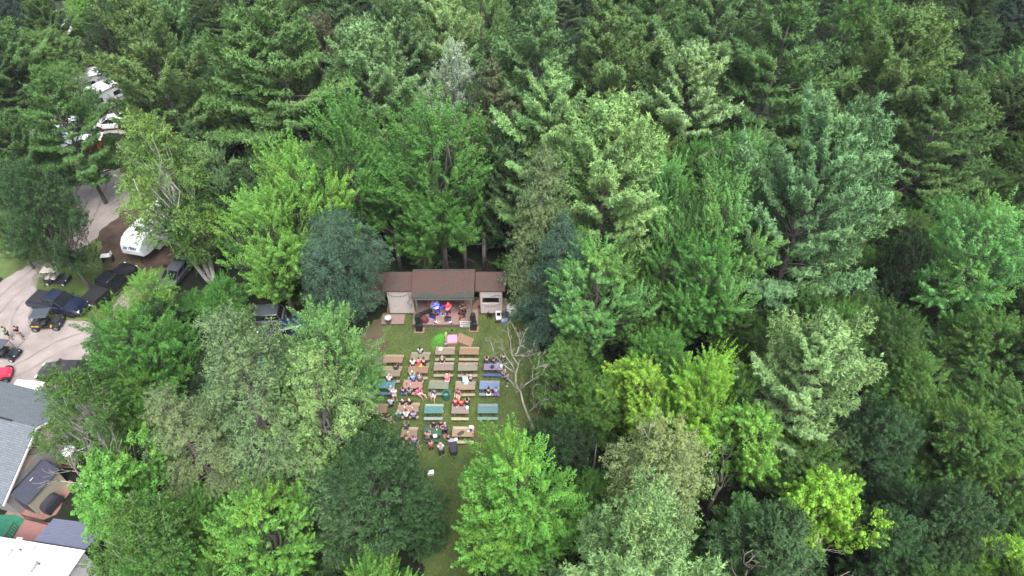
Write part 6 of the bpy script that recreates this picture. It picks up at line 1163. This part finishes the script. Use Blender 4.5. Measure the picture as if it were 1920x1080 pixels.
    if rails:
        for s in (-1, 1): m = MB(); m.tube([(tx0 + .15, s * tw * .86, ct + .02), (tx0 + .3, s * tw * .88, ct + .09), (tx1 - .3, s * tw * .88, ct + .09), (tx1 - .1, s * tw * .86, ct + .02)], .022, 5); m.build('roof_rail', M_CHROME, t)
    for s in (-1, 1):
        zf = {'pickup': .86, 'suv': .72, 'sedan': .62, 'jeep': .85}[kind]; m = MB()
        if kind == 'jeep': m.cyl((f - .19, s * .42, zf), .1, .06, 14, axis='X')
        else: m.box((f - .12, s * hw * .68, zf), (.16, .36, .15 if kind != 'pickup' else .22), (0, 0, -s * .35))
        m.build('headlight', M_LAMP, t, bevel=.02); m = MB(); m.box((b + .04, s * hw * .82, .88), (.10, .18, .28)); m.build('taillight', M_TAIL, t, bevel=.015)
        m = MB(); m.box((cx1 - .28, s * (hw + .09), hb + .08), (.12, .2, .14)); m.build('mirror', M_PAINT, t, col, bevel=.02)
        m = MB(); [m.box((x_, s * (hw + .008), hb - .16), (.18, .02, .03)) for x_ in (-.1,)]; m.build('door_handle', M_CHROME, t)
        for xx in (P_['fx'], P_['rx']): wheel(t, xx, s * (hw - .12), P_['r'], rim=rim); a_ = MB(); a_.cyl((xx, s * (hw - .055), P_['r'] + .02), P_['r'] * 1.17, .12, 20, axis='Y'); a_.build('wheel_arch', M_BLACK, t)
    m = MB(); m.box((f - .02, 0, {'pickup': .80, 'suv': .55, 'sedan': .45, 'jeep': .82}[kind]), (.08, hw * (1.0 if kind != 'jeep' else .7), .3 if kind == 'pickup' else .2)); m.build('grille', M_DKMETAL, t, bevel=.02)
    m = MB(); m.box((f + .02, 0, .50 if kind in ('pickup', 'jeep') else .34), (.16, hw * 1.6, .16)); m.build('bumper', M_CHROME if kind == 'pickup' else M_BLACK, t, bevel=.03); m = MB(); m.box((b - .03, 0, .52 if kind != 'sedan' else .42), (.14, hw * 1.6, .18)); m.build('bumper', M_CHROME if kind == 'pickup' else M_BLACK, t, bevel=.03)
    m = MB(); m.box((b - .105, 0, .62), (.02, .3, .15)); m.build('licence_plate', M_WHITE, t)
    return t
def along(rear, front, side=0): # rear/front ground points -> centre, heading
    a, b = W(*rear), W(*front); d = b - a; h = math.atan2(d.y, d.x); c = (a + b) / 2 + Vector((-math.sin(h), math.cos(h), 0)) * side; return c, h
NAVY = (.003, .007, .022)
c, h = along((75, 585), (134, 596), .95); vehicle('pickup_truck', 'dark blue crew cab pickup with black bed cover parked on the gravel', 'pickup truck', c, h, 'pickup', NAVY, M_CHROME)
c, h = along((187, 566), (240, 518)); vehicle('pickup_truck', 'black pickup seen from behind on the grass between blue pickup and camper', 'pickup truck', c, h, 'pickup', (.004, .004, .006), M_DKMETAL)
c, h = along((165, 705), (92, 703)); vehicle('sports_car', 'dark purple-black low car half hidden under the birch on the gravel', 'car', c, h, 'sedan', (.018, .012, .020))
c, h = along((525, 602), (455, 606), 0); vehicle('estate_car', 'silver grey station wagon with roof rails under the trees', 'car', c, h, 'suv', (.075, .085, .095), rails=True)
c, h = along((570, 622), (500, 640)); vehicle('hatchback_car', 'dark blue car with bright headlight in front of the silver grey station wagon', 'car', c, h, 'suv', (.008, .014, .055))
c, h = along((560, 660), (492, 668)); vehicle('car', 'black car with dark grey cargo cover nearest the larch below the dark blue car', 'car', c, h, 'suv', (.012, .012, .016))
c, h = along((425, 478), (396, 520)); vehicle('offroad_car', 'black off-road vehicle with white panels in the dark behind the yellow-green maple', 'car', c, h, 'jeep', (.03, .032, .035), M_CHROME)
c, h = along((350, 500), (315, 545)); vehicle('car', 'silver dark car mostly hidden below the leafy birch', 'car', c, h, 'sedan', (.05, .055, .065))
c, h = along((300, 715), (215, 690)); vehicle('car', 'dark navy car hidden behind the orange tinged maple', 'car', c, h, 'suv', (.02, .025, .05))
# side by side utility vehicles & golf carts
def cart(name, label, c, h, body, roof, seat, kind='golf', accent=None):
    t = thing(name, label, 'golf cart' if kind == 'golf' else 'buggy', c, h); r = .23 if kind == 'golf' else .32; w = .58 if kind == 'golf' else .68; Lh = 1.2 if kind == 'golf' else 1.4
    m = MB(); m.box((0, 0, .36), (Lh * 1.7, w * 1.75, .12)); m.build('floor_pan', M_BLACK, t, bevel=.02)
    m = MB(); m.loft([[(.45, -w, .4), (.45, w, .4), (.45, w * .9, .78), (.45, -w * .9, .78)], [(Lh * .8, -w * .95, .38), (Lh * .8, w * .95, .38), (Lh * .8, w * .7, .72), (Lh * .8, -w * .7, .72)], [(Lh, -w * .7, .42), (Lh, w * .7, .42), (Lh, w * .5, .58), (Lh, -w * .5, .58)]]); m.build('front_cowl', M_PAINT, t, body, bevel=.03)
    m = MB(); m.loft([[(-Lh, -w * .9, .42), (-Lh, w * .9, .42), (-Lh, w * .85, .72), (-Lh, -w * .85, .72)], [(-.25, -w, .4), (-.25, w, .4), (-.25, w * .95, .66), (-.25, -w * .95, .66)]]); m.build('rear_body', M_PAINT, t, body, bevel=.03)
    if accent:
        for s in (-1, 1): m = MB(); m.box((-.85, s * w * .97, .66), (.7, .05, .12), (0, R_(8), 0)); m.build('side_panel', M_PAINT, t, accent); m = MB(); m.box((.62, s * w * .99, .62), (.14, .05, .36), (0, R_(30), 0)); m.build('side_panel', M_PAINT, t, accent)
    for x in ((-.05, -.75) if kind == 'golf' else (-.15,)):
        m = MB(); m.box((x, 0, .78), (.45, w * 1.7, .12)); m.build('seat', M_CLOTH, t, seat, bevel=.03); m = MB(); m.box((x - .25, 0, 1.05), (.1, w * 1.7, .42), (0, R_(-10), 0)); m.build('seat_back', M_CLOTH, t, seat, bevel=.03)
    if roof:
        m = MB(); m.loft([[(-.95, -w * 1.02, 1.78), (.72, -w * .98, 1.80), (.72, w * .98, 1.80), (-.95, w * 1.02, 1.78)], [(-.9, -w * .9, 1.86), (.66, -w * .86, 1.88), (.66, w * .86, 1.88), (-.9, w * .9, 1.86)]]); m.build('roof', M_PLAST, t, roof, bevel=.02)
        for s in (-1, 1):
            for (xb, xt) in ((.75, .6), (-.95, -.85)): m = MB(); m.tube([(xb, s * w * .88, .7), (xt, s * w * .88, 1.8)], .025, 5); m.build('roof_post', M_DKMETAL, t)
    m = MB(); m.tube([(.42, -.28, .8), (.2, -.28, 1.02)], .018, 5); m.tube([(.2 + .06 * math.sin(k * .524), -.28 + .17 * math.cos(k * .524), 1.03 + .15 * math.sin(k * .524)) for k in range(13)], .014, 4); m.build('steering_wheel', M_BLACK, t)
    for s in (-1, 1):
        for x in (-Lh * .68, Lh * .68): wheel(t, x, s * (w + .0), r, .2 if kind == 'golf' else .26, M_WHITE if kind == 'golf' else M_RIM)
        m = MB(); m.box((Lh * .93, s * w * .5, .56), (.06, .18, .09)); m.build('headlight', M_LAMP, t, bevel=.01); m = MB(); m.box((-Lh - .005, s * w * .7, .6), (.03, .12, .08)); m.build('taillight', M_TAIL, t)
    return t
c, h = along((94, 533), (121, 534), .4); cart('golf_cart', 'golf cart with pale beige roof and seats on the grass below the dark maple', c, h, (.012, .015, .02), (.33, .29, .25), (.33, .30, .27))
c, h = along((74, 619), (106, 617), .5); cart('utility_buggy', 'black off-road buggy with yellow-orange panels beside the blue pickup', c, h, (.015, .016, .018), (.035, .045, .055), (.03, .03, .03), 'utv', (.55, .28, .02))
c, h = along((-6, 672), (28, 676), .4); cart('golf_cart', 'black golf cart with dark roof cut by the left edge', c, h, (.010, .012, .02), (.05, .055, .07), (.03, .03, .03), 'golf')
c, h = along((-20, 718), (8, 712), .3); cart('quad_bike', 'red and black quad cut by the left edge of the gravel', c, h, (.55, .02, .05), None, (.02, .02, .02), 'utv')
# travel trailers
def trailer(name, label, c, h, L=8.5, w=2.5, H=3.5, text=None, nose=True, col=(.42, .44, .47)):
    t = thing(name, label, 'camper', c, h); hw = w / 2; m = MB(); f = L / 2
    z0 = .75
    secs = [(-f, z0, H - .1, hw * .96), (-f + .15, z0 - .05, H, hw), (f - 2.4, z0 - .05, H, hw)]
    if nose: secs += [(f - 2.2, 1.35, H, hw), (f - .9, 1.45, H - .12, hw), (f - .25, 1.6, H - .6, hw * .93), (f, 1.9, H - 1.1, hw * .8)]
    else: secs += [(f - .5, z0, H, hw), (f - .1, z0 + .2, H - .4, hw * .97), (f, z0 + .4, H - .9, hw * .9)]
    m.loft([[(x, -y, a), (x, y, a), (x, y, b - .12), (x, y * .88, b), (x, -y * .88, b), (x, -y, b - .12)] for x, a, b, y in secs]); m.build('body', M_PAINT, t, col, bevel=.03)
    m = MB(); m.slab([(-f + .1, -hw * .86, H + .03), (f - 1.2, -hw * .86, H + .03), (f - 1.2, hw * .86, H + .03), (-f + .1, hw * .86, H + .03)], .03); m.build('roof_membrane', M_WHITE, t)
    for x in (-2.2, .8, f - 2): m = MB(); m.box((x, 0, H + .1), (.4, .4, .14)); m.build('roof_vent', M_DKMETAL, t, bevel=.02)
    m = MB(); m.box((-.8, .1, H + .18), (.9, .7, .28)); m.build('air_conditioner', M_WHITE, t, bevel=.06)
    for s in (-1, 1):
        for x in (-2.4, .3, 1.9 if nose else 2.4): m = MB(); m.box((x, s * (hw + .005), 2.3), (1.0, .03, .6)); m.build('window', M_GLASS, t, bevel=.01)
        m = MB(); m.box((-.5, s * (hw + .004), 1.5), (L * .75, .02, .22)); m.build('stripe', mat('grey_stripe', (.12, .13, .15), .4), t)
        for x in (-1.3, -.4): wheel(t, x, s * (hw - .2), .37)
    m = MB(); m.box((-3.2 if L > 7 else -2, -(hw + .008), 1.75), (.7, .035, 1.9)); d = m.build('door', M_PAINT, t, (.5, .5, .52)); m = MB(); m.box((-2.95 if L > 7 else -1.75, -(hw + .035), 1.7), (.06, .03, .14)); m.build('handle', M_CHROME, d)
    m = MB(); m.tube([(f - 2.2, -.4, .7), (f - (.6 if nose else -1.0), 0, .6)], .06, 5); m.tube([(f - 2.2, .4, .7), (f - (.6 if nose else -1.0), 0, .6)], .06, 5); m.tube([(f - .7, 0, .0), (f - .7, 0, .7)], .05, 6); m.build('hitch', M_DKMETAL, t)
    m = MB(); m.tube([(-f + .6, hw + .09, H - .12), (f - 2.3, hw + .09, H - .12)], .07, 6); m.build('awning_roll', M_WHITE, t)
    if nose:
        for s in (-1, 1): m = MB(); m.ell((f - .28, s * .6, H - .95), (.16, .24, .14), 10, 6); m.build('front_lamp', M_LAMP, t, smooth=True)
    if text:
        cu = bpy.data.curves.new('lettering', 'FONT'); cu.body = text; cu.size = .42; cu.align_x = 'CENTER'; cu.extrude = .01; cu.shear = .3; cu.offset = .012
        o = bpy.data.objects.new('tmp', cu); C.objects.link(o); bpy.context.view_layer.update(); me = bpy.data.meshes.new_from_object(o.evaluated_get(bpy.context.evaluated_depsgraph_get())); bpy.data.objects.remove(o)
        o = bpy.data.objects.new('lettering', me); C.objects.link(o); me.materials.clear(); me.materials.append(M_BLACK); o.parent = t
        a = Vector((f - .25, 0, H - .6)); b_ = Vector((f, 0, H - 1.1)); dirn = (b_ - a).normalized(); nrm_ = Vector((-dirn.z, 0, dirn.x)); up = -dirn; xa = up.cross(nrm_); M = Matrix((xa, up, nrm_)).transposed().to_4x4(); M.translation = a.lerp(b_, .75) + nrm_ * .02; o.matrix_local = M
    return t
c, h = along((352, 400), (262, 500)); t_ = trailer('camper_trailer', 'large white fifth wheel camper with rounded nose under the birch', c, h, 9.5, text='Jay Flight')
aw = thing('awning_canopy', 'grey awning with white edge along the left side of the white camper', 'awning', c, h); m = MB(); m.slab([(-3.2, 1.36, 3.2), (2.9, 1.36, 3.2), (2.9, 3.3, 2.6), (-3.2, 3.3, 2.6)], .04); m.build('awning_sheet', mat('awning_fabric', (.15, .15, .17), .8), aw); m = MB(); m.tube([(-3.2, 3.33, 2.6), (2.9, 3.33, 2.6)], .06, 6); m.build('front_bar', M_WHITE, aw)
for x in (-3.1, 2.8): m = MB(); m.tube([(x, 3.33, 0), (x, 3.33, 2.6)], .03, 5); m.build('pole', M_WHITE, aw)
c, h = along((415, 370), (350, 395)); trailer('camper_trailer', 'pale grey camper roof just right of the birch stems', c, h, 7, nose=False, col=(.35, .36, .36))
c, h = along((225, 195), (160, 228)); trailer('camper_trailer', 'white camper with dark wheel under the pines in the upper left', c, h, 6.5, nose=False, col=(.42, .43, .46))
c, h = along((205, 172), (170, 180)); trailer('camper_trailer', 'white camper farther back in the upper left under the pines', c, h, 5.5, nose=False, col=(.4, .42, .45))
c, h = along((130, 272), (100, 285)); trailer('camper_trailer', 'pale blue-grey camper mostly hidden by the broad green pine', c, h, 6.5, nose=False, col=(.4, .47, .5))
c, h = along((225, 238), (200, 240)); vehicle('car', 'small white car behind the red sided shelter in the upper left', 'car', c, h, 'suv', (.6, .6, .62))
q = W(185, 282); t = thing('small_trailer', 'small red sided trailer with white roof near the top left track', 'trailer', (q.x, q.y, 0), R_(15)); m = MB(); m.box((0, 0, 1.05), (2.2, 1.7, 1.6)); m.build('body', M_PAINT, t, (.35, .02, .02), bevel=.03); m = MB(); m.box((0, 0, 1.9), (2.35, 1.85, .09)); m.build('roof', M_WHITE, t); m = MB(); m.box((-.2, -.86, 1.05), (.12, .03, 1.6)); m.build('trim', M_WHITE, t)
for s in (-1, 1): wheel(t, 0, s * .9, .3, .18)
# white lorry on the road
c, h = along((130, 75), (118, 44)); t = thing('truck', 'white truck on the road in the far upper left', 'truck', c, h)
m = MB(); m.box((-.9, 0, 1.9), (4.6, 2.4, 2.4)); m.build('cargo_box', M_PAINT, t, (.68, .68, .68), bevel=.04); m = MB(); m.loft([[(1.5, -1.1, .7), (1.5, 1.1, .7), (1.5, 1.05, 2.2), (1.5, -1.05, 2.2)], [(2.4, -1.1, .7), (2.4, 1.1, .7), (2.3, 1.0, 2.1), (2.3, -1.0, 2.1)], [(3.4, -1.0, .7), (3.4, 1.0, .7), (3.3, .95, 1.35), (3.3, -.95, 1.35)]]); m.build('cab', M_PAINT, t, (.7, .7, .7), bevel=.04)
m = MB(); m.add([(2.45, -.9, 2.02), (2.45, .9, 2.02), (3.0, .85, 1.62), (3.0, -.85, 1.62)], [(0, 1, 2, 3)]); m.build('windscreen', M_GLASS, t)
for s in (-1, 1):
    for x in (-2.2, 2.6): wheel(t, x, s * .98, .45, .3)
# ---------------- air ----------------
hb = MB(); hb.box((0, 60, 27), (440, 380, 57)); 
hm_ = bpy.data.materials.new('haze'); hm_.use_nodes = True; hn = hm_.node_tree.nodes; hn.remove(hn['Principled BSDF']); pv = hn.new('ShaderNodeVolumePrincipled'); pv.inputs['Color'].default_value = (.9, .95, 1, 1); pv.inputs['Density'].default_value = .00012; hm_.node_tree.links.new(pv.outputs[0], hn['Material Output'].inputs['Volume'])
tag(hb.build('haze', hm_), kind='stuff')
